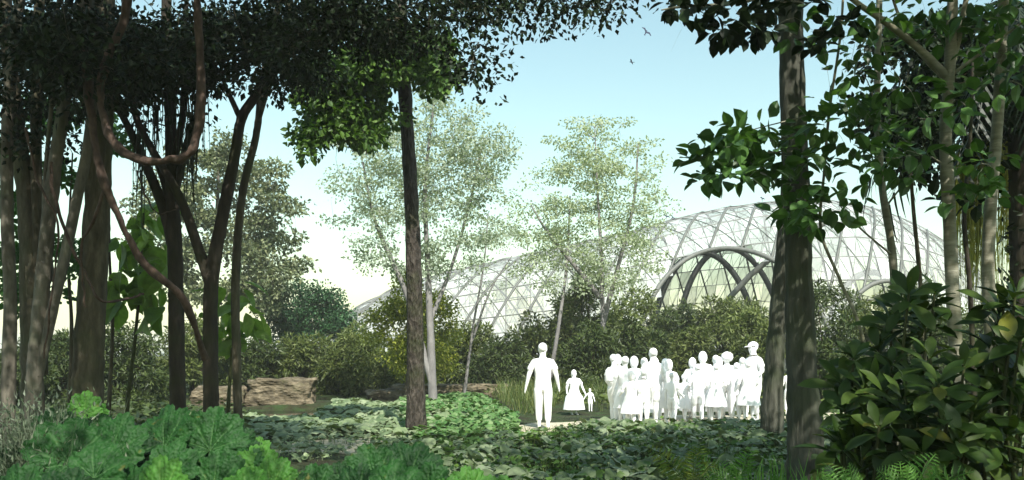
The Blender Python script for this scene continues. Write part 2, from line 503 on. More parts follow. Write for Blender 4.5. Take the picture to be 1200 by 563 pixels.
def in_basin(x, y, lim=1.0):
    r = np.zeros(len(x), bool)
    for bx, by, rx, ry, _ in BASINS: r |= ((x - bx) / rx) ** 2 + ((y - by) / ry) ** 2 < lim
    return r


def scatter(poly, n):
    poly = np.asarray(poly); lo = poly.min(0); hi = poly.max(0)
    x = rng.uniform(lo[0], hi[0], n * 4); y = rng.uniform(lo[1], hi[1], n * 4)
    k = inside(poly, x, y) & ~in_basin(x, y, .8)
    return x[k][:n], y[k][:n]


def cover(name, label, cat, poly, n, mat, size, hgt, tilt=.45, tmpl=LF_KID, lump=.12, gap=.12):
    x, y = scatter([G(*p) for p in poly], n)
    nn = np.array([mnoise.noise((a * .8, b * .8, 2.)) for a, b in zip(x, y)])
    k = nn > -1 + gap * 4
    x, y, nn = x[k], y[k], nn[k]
    z = ground_z(x, y) + hgt * rng.uniform(.3, 1, len(x)) + lump * nn
    pos = np.stack([x, y, np.maximum(z, .03)], -1)
    a = rng.uniform(0, 6.28, len(x))
    t = np.stack([np.cos(a), np.sin(a), rng.normal(0, .25, len(x))], -1)
    nr = np.stack([rng.normal(0, tilt, len(x)), rng.normal(-.15, tilt, len(x)), np.ones(len(x))], -1)
    mb = MB(); mb.leaves(tmpl, pos, frames(t, nr), rng.uniform(*size, len(x)))
    st = rng.permutation(len(x))[: len(x) // 2]
    w_ = np.stack([np.full(len(st), .012), np.maximum(.04, pos[st, 2] - ground_z(x[st], y[st])), np.full(len(st), .01)], -1)
    base = np.stack([x[st], y[st], ground_z(x[st], y[st])], -1)
    mb.leaves(BLADE, base, frames(np.tile([[0., 0, 1]], (len(st), 1)), np.tile([[0., -1, .01]], (len(st), 1))), w_)
    return tag(mb.build(name, mat, smooth=True), label, cat, kind='stuff')


cover('ground_cover', 'grey green butterbur leaves carpeting the bank before the rocks', 'ground cover',
      [(285, 494), (372, 491), (394, 473), (440, 474), (520, 474), (560, 490), (500, 515), (430, 512), (285, 516)], 4000, M['lf_cover'], (.2, .4), .14, .4)
cover('ground_cover', 'bright green low leaves on the mound left of the walking figure', 'ground cover',
      [(470, 470), (560, 465), (606, 492), (612, 522), (560, 528), (500, 522), (470, 505)], 3600, M['lf_cover_green'], (.08, .2), .22, .6, lump=.1)
cover('ground_cover', 'dull grey green leaves filling the shaded ground before the figures', 'ground cover',
      [(500, 528), (620, 512), (700, 506), (905, 500), (960, 520), (1000, 570), (930, 650), (430, 650), (430, 540)], 3000, M['lf_cover_dark'], (.12, .33), .24, .6, gap=.16)
cover('ground_cover', 'low green weeds among the dull leaves in front of the path', 'ground cover',
      [(440, 530), (640, 512), (760, 503), (1000, 495), (1150, 540), (1300, 640), (400, 650)], 9000, M['lf_mid'], (.05, .15), .26, .8, tmpl=LF2, lump=.05)
cover('ground_cover', 'small leaves spreading under the left trees and round the pond', 'ground cover',
      [(-150, 462), (280, 462), (300, 500), (290, 560), (-300, 600)], 5000, M['lf_olive_dark'], (.1, .25), .25, .7, tmpl=LF2)
cover('ground_cover', 'low dark growth at the foot of the shrubs beyond the path', 'ground cover',
      [(560, 448), (1100, 448), (1150, 480), (900, 488), (700, 484), (560, 466)], 7000, M['lf_olive'], (.12, .3), .4, .7, tmpl=LF2)


cover('ground_cover', 'small round leaves creeping over the pale gravel patch at the left', 'ground cover',
      [(290, 512), (440, 508), (520, 520), (620, 520), (640, 538), (300, 548)], 700, M['lf_cover'], (.07, .17), .12)


def blades(name, label, cat, poly, n, mat, hgt, wid, lean=.25, kind='stuff'):
    x, y = scatter([G(*p) for p in poly], n)
    N = len(x)
    pos = np.stack([x, y, ground_z(x, y)], -1)
    t = np.stack([rng.normal(0, lean, N), rng.normal(0, lean, N), np.ones(N)], -1)
    nr = np.stack([rng.normal(0, 1, N), rng.normal(0, 1, N), np.zeros(N)], -1)
    h = rng.uniform(hgt[0], hgt[1], N)
    mb = MB(); mb.leaves(BLADE, pos, frames(t, nr), np.stack([rng.uniform(*wid, N), h, h], -1))
    return tag(mb.build(name, mat, smooth=False), label, cat, kind=kind)


blades('grass', 'tall green reeds standing behind the walking figure', 'reeds',
       [(575, 466), (725, 463), (720, 470), (652, 473), (648, 486), (610, 486)], 1500, M['lf_grass'], (.35, .9), (.012, .03))
blades('grass', 'loose grass along the gravel path edge before the figures', 'grass',
       [(600, 514), (720, 505), (900, 500), (960, 540), (700, 580), (600, 560)], 2200, M['lf_grass'], (.12, .34), (.008, .02), .5)

# ------------------------------------------------------------------ rocks
def rock(label, c, sx, sy, sz, seed):
    bm = bmesh.new(); bmesh.ops.create_icosphere(bm, subdivisions=5, radius=1)
    for v in bm.verts:
        p = v.co.copy()
        q = Vector((max(-.8, min(.8, p.x)), max(-.75, min(.75, p.y)), max(-.6, min(.62, p.z))))
        n1 = mnoise.fractal(p * 1.6 + Vector((seed, 0, 0)), 1, 2, 6)
        n2 = mnoise.noise(Vector((p.x * 1.2, p.y * 1.2, p.z * 5)) + Vector((seed, 3, 0)))
        v.co = q * (1 + .22 * n1 + .05 * n2)
        v.co = Vector((v.co.x * sx, v.co.y * sy, v.co.z * sz))
    me = bpy.data.meshes.new('rock'); bm.to_mesh(me); bm.free()
    me.materials.append(M['rock'])
    for p in me.polygons: p.use_smooth = True
    o = bpy.data.objects.new('rock', me); COL.objects.link(o); o.location = c
    return tag(o, label, 'rock', 'sandstone rocks by the pond')


rock('tallest pale sandstone boulder above the dark pond', (-7.3, 27.0, .28), 1.3, .9, .78, 3)
rock('lower blocky sandstone rock between the boulder and the left trunks', (-9.1, 26.6, .16), .95, .8, .6, 8)
rock('long flat sandstone ledge behind the rough central trunk', (-2.9, 31.0, .12), 1.75, .8, .52, 14)
rock('low brown rock at the right end of the ledge', (-.9, 31.5, .12), 1.1, .8, .5, 21)
rock('small flat rock left of the central trunk by the water', (-4.5, 30.8, .0), .8, .7, .42, 31)

# ------------------------------------------------------------------ the gridshell greenhouse
PROF = [(360, 408), (385, 385), (420, 360), (460, 340), (520, 320), (600, 303), (660, 290), (740, 272), (790, 258), (840, 247), (900, 239), (945, 237), (1000, 245), (1045, 260), (1085, 282), (1112, 306), (1130, 345), (1138, 405)]
DY = 64.0
pr = np.array([((p - 600) * DY / F, EYE + (HOR - y) * DY / F) for p, y in PROF])
XA, XB = pr[0, 0], pr[-1, 0]


def Hx(x): return np.interp(x, pr[:, 0], pr[:, 1])


def Wx(x): return np.interp(x, [XA, XA + 6, XA + 16, 16, 24, XB - 2, XB], [1.5, 4, 8, 12.5, 12.5, 8, 3])


def shell(x, v):
    """v from 0 (front foot) to 1 (rear foot)"""
    a = np.pi * v
    return np.stack([x, DY - Wx(x) * np.cos(a), np.maximum(Hx(x), .2) * np.sin(a) ** .85], -1)


OPEN = [((848 - 600) * .055, 5.9, 8.3), ((1022 - 600) * .055, 3.9, 6.0)]      # x centre, half width, height


def in_open(p, grow=1.0):
    r = False
    for cx, hw, hh in OPEN:
        if p[1] < DY and ((p[0] - cx) / (hw * grow)) ** 2 + (p[2] / (hh * grow)) ** 2 < 1: r = True
    return r


house = thing('domed_greenhouse', 'long glass gridshell greenhouse with arched openings behind the shrubs', 'greenhouse', ((XA + XB) / 2, DY, 0))
HO = np.array(house.location)
NS, NV = 60, 22
us = XA + (XB - XA) * np.linspace(0, 1, NS + 1); vs = np.linspace(0, 1, NV + 1)
gl = MB(); ribs = MB(); thick = MB()
for a in range(NS):
    for c in range(NV):
        q = np.array([shell(us[a + da], vs[c + dc]) for da, dc in ((0, 0), (1, 0), (1, 1), (0, 1))])
        ce = q.mean(0)
        if in_open(ce): continue
        gl.add(ce + (q - ce) * .985, [(0, 1, 2, 3)])


def rib_line(mb, pts, r, seg=4):
    run = []
    for p in pts:
        if in_open(p, .99):
            if len(run) > 1: mb.tube(run, r, seg, 0)
            run = []
        else: run.append(p)
    if len(run) > 1: mb.tube(run, r, seg, 0)


vv = np.linspace(0, 1, 60)
for a in range(0, NS + 1, 2):
    rib_line(ribs, shell(np.full(60, us[a]), vv), .03)
for a in range(1, NS + 1, 2):
    rib_line(ribs, shell(np.full(60, us[a]), vv), .016)
for k in range(-20, 60):
    for sgn in (1, -1):
        xx = XA + (XB - XA) * k / 50 + sgn * vv * 11
        ok = (xx > XA + .3) & (xx < XB - .3)
        if ok.sum() > 3: rib_line(ribs, shell(xx[ok], vv[ok]), .016)
for c in range(0, NV + 1):
    rib_line(ribs, shell(us, np.full(NS + 1, vs[c])), .05 if c % 2 else .035)
for k in range(-10, 26):                        # the leaning arches of the shell
    x0 = XA + (XB - XA) * k / 24
    for sgn, r in ((1, .09), (-1, .03)):
        xx = x0 + sgn * (vv - .0) * 14
        ok = (xx > XA + .5) & (xx < XB - .5)
        if ok.sum() > 3: rib_line(thick, shell(xx[ok], vv[ok]) * [1, 1, 1] + [0, 0, .03], r)
gl.build('glazing', M['glass'], house, smooth=False, origin=HO)
ribs.build('lattice', M['steel_pale'], house, origin=HO)
thick.build('shell_rib', M['steel'], house, origin=HO)
for cx, hw, hh in OPEN:
    mb = MB()
    th = np.linspace(0, np.pi, 50)
    x = cx - hw * np.cos(th); z = hh * np.sin(th)
    s = np.clip(z / Hx(x), 0, 1) ** (1 / .85)
    y = DY - Wx(x) * np.sqrt(1 - s * s) - .05
    mb.tube(np.stack([x, y, z], -1), .15, 8, 0)
    mb.build('arch_frame', M['steel'], house, origin=HO)
for c0, c1, hh, dep in ((9.5, 17.2, 8.6, 58.5), (12.0, 20.3, 9.4, 62.5), (21.5, 29.0, 7.2, 58.5)):
    mb = MB(); th = np.linspace(0, np.pi, 40)
    mb.tube(np.stack([(c0 + c1) / 2 - (c1 - c0) / 2 * np.cos(th), np.full(40, dep) + 1.5 * np.sin(th), hh * np.sin(th)], -1), .22, 8, 0)
    mb.build('inner_arch', M['steel_dark'], house, origin=HO)
mb = MB()
for x in (21.2, 22.6, 24.0, 25.4): mb.tube([(x, 55.5, 0), (x, 55.5, 5.0)], .09, 6, 0)
for z in (2.4, 3.9, 5.0): mb.tube([(20.4, 55.62, z), (26.4, 55.62, z)], .07, 6, 0)
mb.build('entrance_frame', M['steel'], house, origin=HO)
mb = MB(); mb.tube(np.array([P(845, 360, 57), P(880, 322, 56), P(925, 285, 55), P(965, 262, 54.5)]), .2, 8, 0)
mb.build('brace', M['steel'], house, origin=HO)

# ------------------------------------------------------------------ shrubs
def shrub(label, px, top, hw, d, mat, dens=1.0, tmpl=LF_NARROW, size=None, base=None, name='shrub', group='shrubs below the greenhouse'):
    H = EYE + (HOR - top) * d / F; W = hw * d / F
    b = np.array([(px - 600) * d / F, d, 0.])
    b[2] = float(ground_z(b[0], b[1])) - .02
    root = thing(name, label, 'shrub', tuple(b), group)
    K = int(34 * dens)
    H0 = H; lop = rng.uniform(-.22, .22)
    C = []
    for _ in range(K):
        a = rng.uniform(0, 6.28); q = math.sqrt(rng.random()); e = rng.random()
        zz = .12 + .8 * e
        wr = math.sqrt(max(0, 1 - max(0, (zz - .45) / .6) ** 2))
        H = H0 * (1 + lop * q * math.cos(a)) * (1 - .25 * q * q)
        C.append(b + [W * .85 * q * math.cos(a) * wr, min(W, 2) * .8 * q * math.sin(a) * wr, H * zz * rng.uniform(.85, 1.05)])
    C = np.array(C)
    rad = min(W, H) * rng.uniform(.2, .36, K)
    mb = MB()
    s = size or (.004 * d, .0085 * d)
    for c, r in zip(C, rad):
        cloud(mb, tmpl, [c], (r, r, r * .85), int(150 * dens), s, up=.5, out=.7, droop=.15, shell=.4)
    st = MB()
    for c in C[:12]:
        st.tube(catmull([b, b + (c - b) * [.3, .3, .5], c], 4), np.linspace(.05, .012, 9), 5, 0)
    st.build('stem', M['twig'], root, origin=b)
    mb.build('foliage', mat, root, origin=b, smooth=False)
    return root


SH = [
    ('dark olive shrub at the left edge between grey trunks', 15, 378, 50, 24, 'lf_olive_dark'),
    ('dark shrub seen between the left trunks', 75, 374, 42, 27, 'lf_olive_dark'),
    ('olive shrub right of the smooth brown trunk', 150, 358, 53, 26, 'lf_olive_dark'),
    ('dense olive shrub behind the forked dark trunks', 225, 362, 50, 31, 'lf_olive'),
    ('olive shrub above the blocky left rock', 290, 385, 44, 33, 'lf_olive_dark'),
    ('feathery olive shrub above the tallest boulder', 350, 384, 50, 34, 'lf_olive'),
    ('low olive shrub right of the tallest boulder', 405, 402, 38, 33, 'lf_olive'),
    ('pale olive shrub left of the yellow green tree', 425, 378, 38, 36, 'lf_olive_light'),
    ('green shrub low behind the rough central trunk', 470, 402, 42, 34, 'lf_olive'),
    ('rounded shrub right of the silvery tree trunk', 545, 372, 44, 36, 'lf_olive'),
    ('dark shrub above the reeds', 585, 392, 42, 34, 'lf_olive_dark'),
    ('olive shrub directly behind the walking figure', 635, 358, 47, 36, 'lf_olive'),
    ('tall feathery shrub between walking figure and crowd', 690, 311, 53, 37, 'lf_olive_light'),
    ('low dark shrub behind the small child', 690, 374, 44, 32, 'lf_olive_dark'),
    ('shrub behind the left crowd of figures', 745, 368, 42, 34, 'lf_olive_dark'),
    ('dark shrub inside the large greenhouse arch', 800, 345, 42, 44, 'lf_olive_dark'),
    ('rounded shrub between the two crowds', 800, 372, 40, 35, 'lf_olive'),
    ('tall green shrub behind the right crowd', 848, 326, 47, 38, 'lf_olive'),
    ('olive shrub left of the large grey trunk', 885, 342, 38, 34, 'lf_olive_light'),
    ('dark ivy covered shrub right of the large grey trunk', 968, 298, 51, 26, 'lf_olive_dark'),
    ('olive shrub under the right greenhouse arch', 1025, 321, 49, 30, 'lf_olive'),
    ('dark shrub behind the pale right trunks', 1085, 328, 51, 28, 'lf_olive_dark'),
    ('dark shrub at the right edge behind the hanging moss', 1165, 338, 61, 24, 'lf_olive_dark'),
    ('low shrub at the right greenhouse end', 1120, 351, 44, 40, 'lf_olive_light'),
    ('pale shrub far behind the yellow green tree', 500, 380, 44, 46, 'lf_olive_light'),
    ('broad feathery shrub far behind the left crowd', 735, 330, 50, 42, 'lf_olive_light'),
    ('tall dark shrub at the foot of the large greenhouse arch', 775, 362, 34, 42, 'lf_olive_dark'),
    ('big olive shrub behind the man in the cap', 872, 338, 40, 44, 'lf_olive'),
]
for lab, px, top, hw, d, mt in SH:
    shrub(lab, px, top, hw, d, M[mt], 1.25)

# ------------------------------------------------------------------ mid distance trees
def px_line(pts): return [P(*p) for p in pts]


def simple_tree(name, label, d, stems, ells, mat, clump_r, n, size, tmpl=LF2, limb_r=.06, bark='bark_brown', dens=1., up=.5, cat='tree', group=None, share=.9, minfrac=.3, seg=7, flat=.75):
    C = ell_clumps(ells, dens)
    mb = MB()
    for c in C:
        r = rng.uniform(*clump_r)
        cloud(mb, tmpl, [c], (r * 1.2, r * 1.2, r * flat), n, size, up=up)
    return tree(name, label, cat, [(px_line(s), a, b_) for s, a, b_ in stems], M[bark], [(mb, M[mat])], limb_r, C, group, seg=seg, limb_share=share, minfrac=minfrac)


def E(l, d, dd, k): return [(a, b_, c, e, d, dd, max(1, int(c * e * k))) for a, b_, c, e in l]


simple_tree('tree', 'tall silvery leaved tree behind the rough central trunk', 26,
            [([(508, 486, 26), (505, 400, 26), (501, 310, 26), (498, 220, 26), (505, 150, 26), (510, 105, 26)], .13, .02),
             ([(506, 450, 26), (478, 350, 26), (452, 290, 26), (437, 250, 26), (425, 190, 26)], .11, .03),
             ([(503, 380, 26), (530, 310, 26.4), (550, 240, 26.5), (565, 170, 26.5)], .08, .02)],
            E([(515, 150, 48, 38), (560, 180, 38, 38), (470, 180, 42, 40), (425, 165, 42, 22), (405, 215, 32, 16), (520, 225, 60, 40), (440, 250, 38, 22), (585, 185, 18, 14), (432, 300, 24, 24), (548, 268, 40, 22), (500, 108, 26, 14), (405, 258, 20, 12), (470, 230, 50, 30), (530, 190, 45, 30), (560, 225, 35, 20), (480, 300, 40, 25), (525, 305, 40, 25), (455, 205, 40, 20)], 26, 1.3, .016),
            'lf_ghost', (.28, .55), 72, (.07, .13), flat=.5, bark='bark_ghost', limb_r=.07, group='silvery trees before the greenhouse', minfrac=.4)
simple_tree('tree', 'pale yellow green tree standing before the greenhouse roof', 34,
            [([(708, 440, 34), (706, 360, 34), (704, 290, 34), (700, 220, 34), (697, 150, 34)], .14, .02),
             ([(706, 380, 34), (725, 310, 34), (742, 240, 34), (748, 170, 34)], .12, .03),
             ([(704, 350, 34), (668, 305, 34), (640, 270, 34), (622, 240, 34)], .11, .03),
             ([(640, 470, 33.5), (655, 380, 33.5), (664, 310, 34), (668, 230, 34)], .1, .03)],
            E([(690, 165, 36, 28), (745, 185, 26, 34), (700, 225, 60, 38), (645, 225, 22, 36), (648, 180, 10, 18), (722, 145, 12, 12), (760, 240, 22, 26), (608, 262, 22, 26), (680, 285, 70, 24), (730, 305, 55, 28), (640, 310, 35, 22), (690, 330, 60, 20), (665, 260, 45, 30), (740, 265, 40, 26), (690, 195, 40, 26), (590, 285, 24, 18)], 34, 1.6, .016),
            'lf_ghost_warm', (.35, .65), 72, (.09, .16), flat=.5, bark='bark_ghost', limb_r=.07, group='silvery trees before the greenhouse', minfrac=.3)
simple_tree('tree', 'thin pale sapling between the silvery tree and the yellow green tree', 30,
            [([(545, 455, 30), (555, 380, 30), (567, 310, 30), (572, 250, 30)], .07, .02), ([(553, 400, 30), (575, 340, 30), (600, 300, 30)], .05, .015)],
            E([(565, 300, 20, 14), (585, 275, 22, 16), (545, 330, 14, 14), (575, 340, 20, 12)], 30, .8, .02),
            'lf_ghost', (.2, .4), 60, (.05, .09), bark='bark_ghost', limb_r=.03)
simple_tree('tree', 'bright yellow green tree beside the rough central trunk', 29,
            [([(478, 470, 29), (480, 420, 29), (482, 370, 29), (484, 330, 29)], .12, .03)],
            E([(485, 345, 34, 26), (468, 395, 34, 36), (512, 385, 20, 40), (452, 370, 18, 22), (490, 420, 38, 26)], 29, .9, .025),
            'lf_yellow', (.25, .42), 110, (.08, .15), limb_r=.04)
simple_tree('tree', 'tall grey green tree rising behind the forked dark trunks', 42,
            [([(250, 440, 42), (252, 360, 42), (254, 280, 42), (256, 190, 42)], .35, .05)],
            E([(228, 190, 26, 22), (268, 180, 30, 24), (305, 215, 34, 22), (330, 250, 26, 16), (200, 230, 34, 30), (265, 245, 66, 36), (325, 290, 34, 20), (250, 310, 85, 45), (180, 290, 34, 40), (310, 335, 45, 30), (345, 310, 16, 12), (160, 240, 14, 14)], 42, 2.4, .014),
            'lf_grey', (.45, .85), 130, (.15, .27), flat=.6, bark='bark_grey', limb_r=.09)
simple_tree('tree', 'round deep green tree left of the greenhouse', 47,
            [([(357, 440, 47), (358, 400, 47), (358, 360, 47)], .25, .08)],
            E([(358, 362, 50, 32), (330, 385, 28, 24), (388, 380, 28, 24)], 47, 1.8, .04),
            'lf_round', (.4, .75), 130, (.12, .22), limb_r=.07)
for lab, d, stem, ell in [
    ('leafy sapling at the far left edge with bright leaves', 12.5, [(12, 470), (18, 380), (15, 300), (5, 180)], [(5, 240, 22, 14), (15, 290, 26, 10), (8, 330, 24, 12), (25, 260, 12, 8), (-5, 180, 30, 20), (15, 350, 16, 8)]),
    ('bright leafy sapling seen between the grey stems', 13.5, [(82, 470), (84, 380), (80, 300), (85, 180)], [(70, 290, 18, 10), (88, 320, 16, 8), (75, 340, 14, 7), (92, 285, 10, 8), (70, 200, 25, 12), (60, 130, 30, 22)]),
    ('bright leafy sapling behind the smooth brown trunk', 14.5, [(128, 470), (132, 380), (128, 280), (130, 140)], [(135, 165, 22, 12), (120, 150, 14, 12), (150, 170, 14, 7), (128, 130, 12, 10)])]:
    simple_tree('sapling', lab, d, [([(a, b_, d) for a, b_ in stem], .045, .012)], E(ell, d, .5, .028), 'lf_young', (.14, .26), 34, (.07, .13), tmpl=LF_OVAL, limb_r=.02, group='saplings at the left', cat='sapling', share=1)

# plants with very large pale leaves
def bigleaf(label, d, stem, spots, n, size):
    C = np.array([P(a, b_, d + rng.uniform(-.3, .3)) for a, b_ in spots])
    mb = MB(); cloud(mb, LF_BIG, C, (.22, .22, .16), n, size, up=.5, out=.7, droop=.75)
    tree('large_leaved_plant', label, 'plant', [(px_line([(a, b_, d) for a, b_ in stem]), .045, .015)], M['stem'], [(mb, M['lf_big'])], .02, C, 'plants with large pale leaves', seg=6, minfrac=.2, crown_name='foliage')


bigleaf('plant with large drooping pale leaves left of the dark multi stemmed tree', 14.5, [(150, 468), (158, 400), (165, 320), (168, 250)],
        [(150, 330), (165, 300), (185, 280), (140, 350), (175, 340), (160, 260), (190, 320), (130, 325), (178, 250), (150, 280), (185, 360)], 7, (.34, .6))
bigleaf('plant with large drooping pale leaves behind the slender pale trunk', 15.5, [(268, 470), (272, 410), (275, 360), (272, 330)],
        [(262, 350), (280, 360), (292, 375), (270, 390), (258, 380), (285, 395), (275, 335)], 7, (.3, .5))

# ------------------------------------------------------------------ near left trees with dark crowns
def canopy_mb(C, r, n, size, tmpl=LF2, flat=.6):
    mb = MB()
    for c in C:
        q = rng.uniform(*r)
        cloud(mb, tmpl, [c], (q, q, q * flat), n, size, up=.9, out=.5, droop=.3)
    return mb


def near_tree(name, label, stems, bark, ells, unseen_boxes, extra=(), n=70, size=(.07, .13), r=(.3, .5), limb_r=.05, mat='lf_canopy', group='trees framing the view', tmpl=LF2, **kw):
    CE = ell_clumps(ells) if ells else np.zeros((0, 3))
    CB = np.concatenate([box_clumps(*b_) for b_ in unseen_boxes]) if unseen_boxes else np.zeros((0, 3))  # clumps outside the frame, most added to shade the foreground
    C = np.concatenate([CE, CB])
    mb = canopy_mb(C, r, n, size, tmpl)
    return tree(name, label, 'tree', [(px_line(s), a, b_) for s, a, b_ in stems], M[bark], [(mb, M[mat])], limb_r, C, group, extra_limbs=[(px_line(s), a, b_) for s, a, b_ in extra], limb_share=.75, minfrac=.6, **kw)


near_tree('tree', 'leaning brown trunk at the far left with stringy grey stems beside it',
          [([(38, 462, 12), (36, 380, 12), (32, 250, 12), (20, 150, 12), (8, 40, 12), (0, -60, 12)], .15, .09),
           ([(48, 440, 12), (44, 300, 12), (42, 180, 12), (44, 60, 12), (50, -60, 12)], .09, .06)], 'bark_brown',
          E([(10, 60, 60, 55), (60, 60, 60, 60), (40, 120, 45, 25), (95, 40, 40, 50), (15, 165, 25, 22), (75, 150, 18, 18)], 12, 1.3, .008), [(-9.5, -4, -2, 10, 6.3, 8.8, 110), (-9.5, -4, 6, 10, 6.3, 9.6, 90), (-8, -3, -7, -2, 3.5, 8, 60)])  # crown stretched unseen behind the camera to block sun and sky
near_tree('tree', 'pale grey stems leaning together behind the far left trunk',
          [([(40, 455, 11), (46, 380, 11), (56, 260, 11), (72, 140, 11), (92, 40, 11), (104, -60, 11)], .11, .06),
           ([(44, 440, 11), (66, 345, 11), (88, 245, 11), (106, 150, 11), (108, 50, 11), (100, -60, 11)], .075, .05),
           ([(10, 455, 11.3), (12, 350, 11.3), (8, 250, 11.3), (10, 120, 11.3), (30, -50, 11.3)], .1, .06),
           ([(62, 330, 11.1), (52, 240, 11.1), (62, 100, 11.1), (72, -50, 11.1)], .035, .02)], 'bark_grey',
          E([(70, 50, 60, 45), (110, 60, 40, 40)], 10, 1, .008), [(-8, -3, -3, 7, 5.6, 8, 100)])
near_tree('tree', 'smooth brown trunk standing upright at the left behind the rhubarb leaves',
          [([(103, 466, 11.5), (106, 400, 11.5), (112, 280, 11.5), (118, 150, 11.5), (120, 40, 11.5), (122, -60, 11.5)], .2, .14)], 'bark_brown',
          E([(120, 60, 60, 55), (170, 70, 50, 40), (105, 125, 22, 16), (150, 118, 14, 10)], 11, 1.3, .009), [(-7, -1.5, -2, 9, 6.2, 8.6, 110), (-7, -1.5, 6, 10.5, 6.5, 9.8, 110)])
near_tree('tree', 'dark multi stemmed tree with spreading boughs and hanging moss',
          [([(208, 470, 13), (206, 380, 13), (205, 290, 13), (202, 220, 13), (200, 150, 13), (196, 60, 13), (195, -50, 13)], .13, .07),
           ([(206, 300, 13), (190, 240, 13), (160, 170, 13), (132, 110, 13), (110, 40, 13)], .09, .03),
           ([(204, 250, 13), (185, 190, 13.1), (160, 140, 13.1), (150, 90, 13.1), (150, 20, 13)], .07, .03),
           ([(203, 230, 13), (222, 160, 13), (240, 110, 13), (255, 40, 13)], .07, .03),
           ([(202, 200, 13), (215, 130, 12.8), (215, 60, 12.8), (220, -20, 12.8)], .06, .03)], 'bark_dark',
          E([(150, 70, 55, 50), (220, 60, 55, 55), (185, 95, 60, 20), (245, 75, 30, 22), (130, 105, 25, 20), (170, 135, 14, 14), (225, 128, 10, 10)], 13, 1.2, .010), [(-6, -2, 5, 10.5, 6.6, 9.6, 110)])
near_tree('tree', 'dark trunk forking into a wide V beside the multi stemmed tree',
          [([(247, 472, 12.5), (246, 400, 12.5), (248, 330, 12.5), (262, 250, 12.5), (274, 190, 12.5), (283, 140, 12.5), (300, 112, 12.5), (325, 70, 12.5), (340, 0, 12.5)], .12, .05),
           ([(247, 335, 12.5), (232, 290, 12.5), (212, 235, 12.5), (190, 195, 12.5), (165, 150, 12.5), (150, 100, 12.5)], .08, .04),
           ([(283, 142, 12.5), (272, 118, 12.5), (262, 95, 12.5), (255, 40, 12.5)], .045, .02)], 'bark_dark',
          E([(270, 45, 50, 32), (330, 55, 50, 42), (325, 92, 30, 14), (365, 88, 28, 18), (285, 30, 60, 30), (265, 92, 8, 8)], 12, 1.2, .010), [(-4.5, -.5, 5, 10, 6.6, 9.6, 120)])
near_tree('tree', 'slender pale trunk leaning right with a long overhanging bough',
          [([(279, 498, 13.8), (277, 420, 13.8), (276, 330, 13.8), (284, 230, 13.8), (300, 160, 13.8), (306, 110, 13.8), (318, 40, 13.6), (340, -40, 13)], .075, .05)], 'bark_brown',
          E([(390, 20, 60, 30), (450, 15, 60, 30), (520, 10, 50, 24), (580, 0, 40, 26), (548, 62, 16, 26), (560, 95, 9, 22), (650, 8, 30, 16), (700, 2, 32, 18), (640, 28, 18, 8), (415, 45, 60, 15), (500, 40, 40, 14), (350, 30, 40, 40)], 9.5, .9, .012),
          [(-3.5, 1.5, -2, 9, 5.8, 8, 130), (-3, 2, -7, -2, 3.5, 7.5, 60)],  # unseen clumps overhead and behind the camera, added for shade
          extra=[([(318, 40, 13.6), (380, -10, 11.5), (470, -20, 10), (580, -25, 9.5), (660, -15, 9.5), (735, -5, 9.5)], .06, .015)], size=(.05, .10))

# central tree with rough bark and a sunlit crown
C = ell_clumps(E([(392, 112, 40, 30), (428, 140, 42, 24), (375, 150, 18, 16), (360, 172, 10, 10), (440, 92, 40, 26), (478, 62, 45, 26), (505, 80, 24, 26), (432, 160, 20, 8), (400, 82, 44, 20), (350, 160, 6, 6)], 15.8, 1.0, .03))
mb = MB()
for c in C:
    q = rng.uniform(.25, .42); cloud(mb, LF_OVAL, [c], (q, q, q * .7), 60, (.08, .16), up=.7)
C2 = box_clumps(-5, -1, 12.5, 16, 8.2, 9.4, 26)
mb2 = canopy_mb(C2, (.4, .6), 80, (.1, .16))
cb = MB(); cb.v = mb.v + mb2.v; cb.attr = mb.attr + mb2.attr; cb.idx = mb.idx + [a + mb.n for a in mb2.idx]; cb.tot = mb.tot + mb2.tot; cb.n = mb.n + mb2.n
tree('tree', 'straight trunk with rough dark bark in the middle and a sunlit leafy bough', 'tree',
     [(px_line([(488, 509, 17), (487, 420, 17), (484, 300, 17), (480, 200, 17), (474, 100, 17), (470, 40, 17), (468, -60, 17)]), .165, .12)], M['bark_rough'], [(cb, M['lf_mid'])], .045,
     np.concatenate([C[::2], C2[::2]]), 'trees framing the view', seg=16, rough=.09, minfrac=.7, flare=1.3)

# ------------------------------------------------------------------ vines and moss
def vine(label, pts, r0, r1, mat='vine', name='vine'):
    mb = MB(); pl = catmull(px_line(pts), 12)
    pl = pl + np.array([[mnoise.noise((k * .25, 1, s)) * .02 for s in (1, 5, 9)] for k in range(len(pl))])
    mb.tube(pl, np.linspace(r0, r1, len(pl)) * np.array([1 + .28 * mnoise.noise((k * .17, r0 * 90, 2)) + .12 * mnoise.noise((k * .6, r0 * 50, 7)) for k in range(len(pl))]), 11, .12)
    return tag(mb.build(name, M[mat], origin=pl[0]), label, 'vine', 'vines hanging among the left trees')


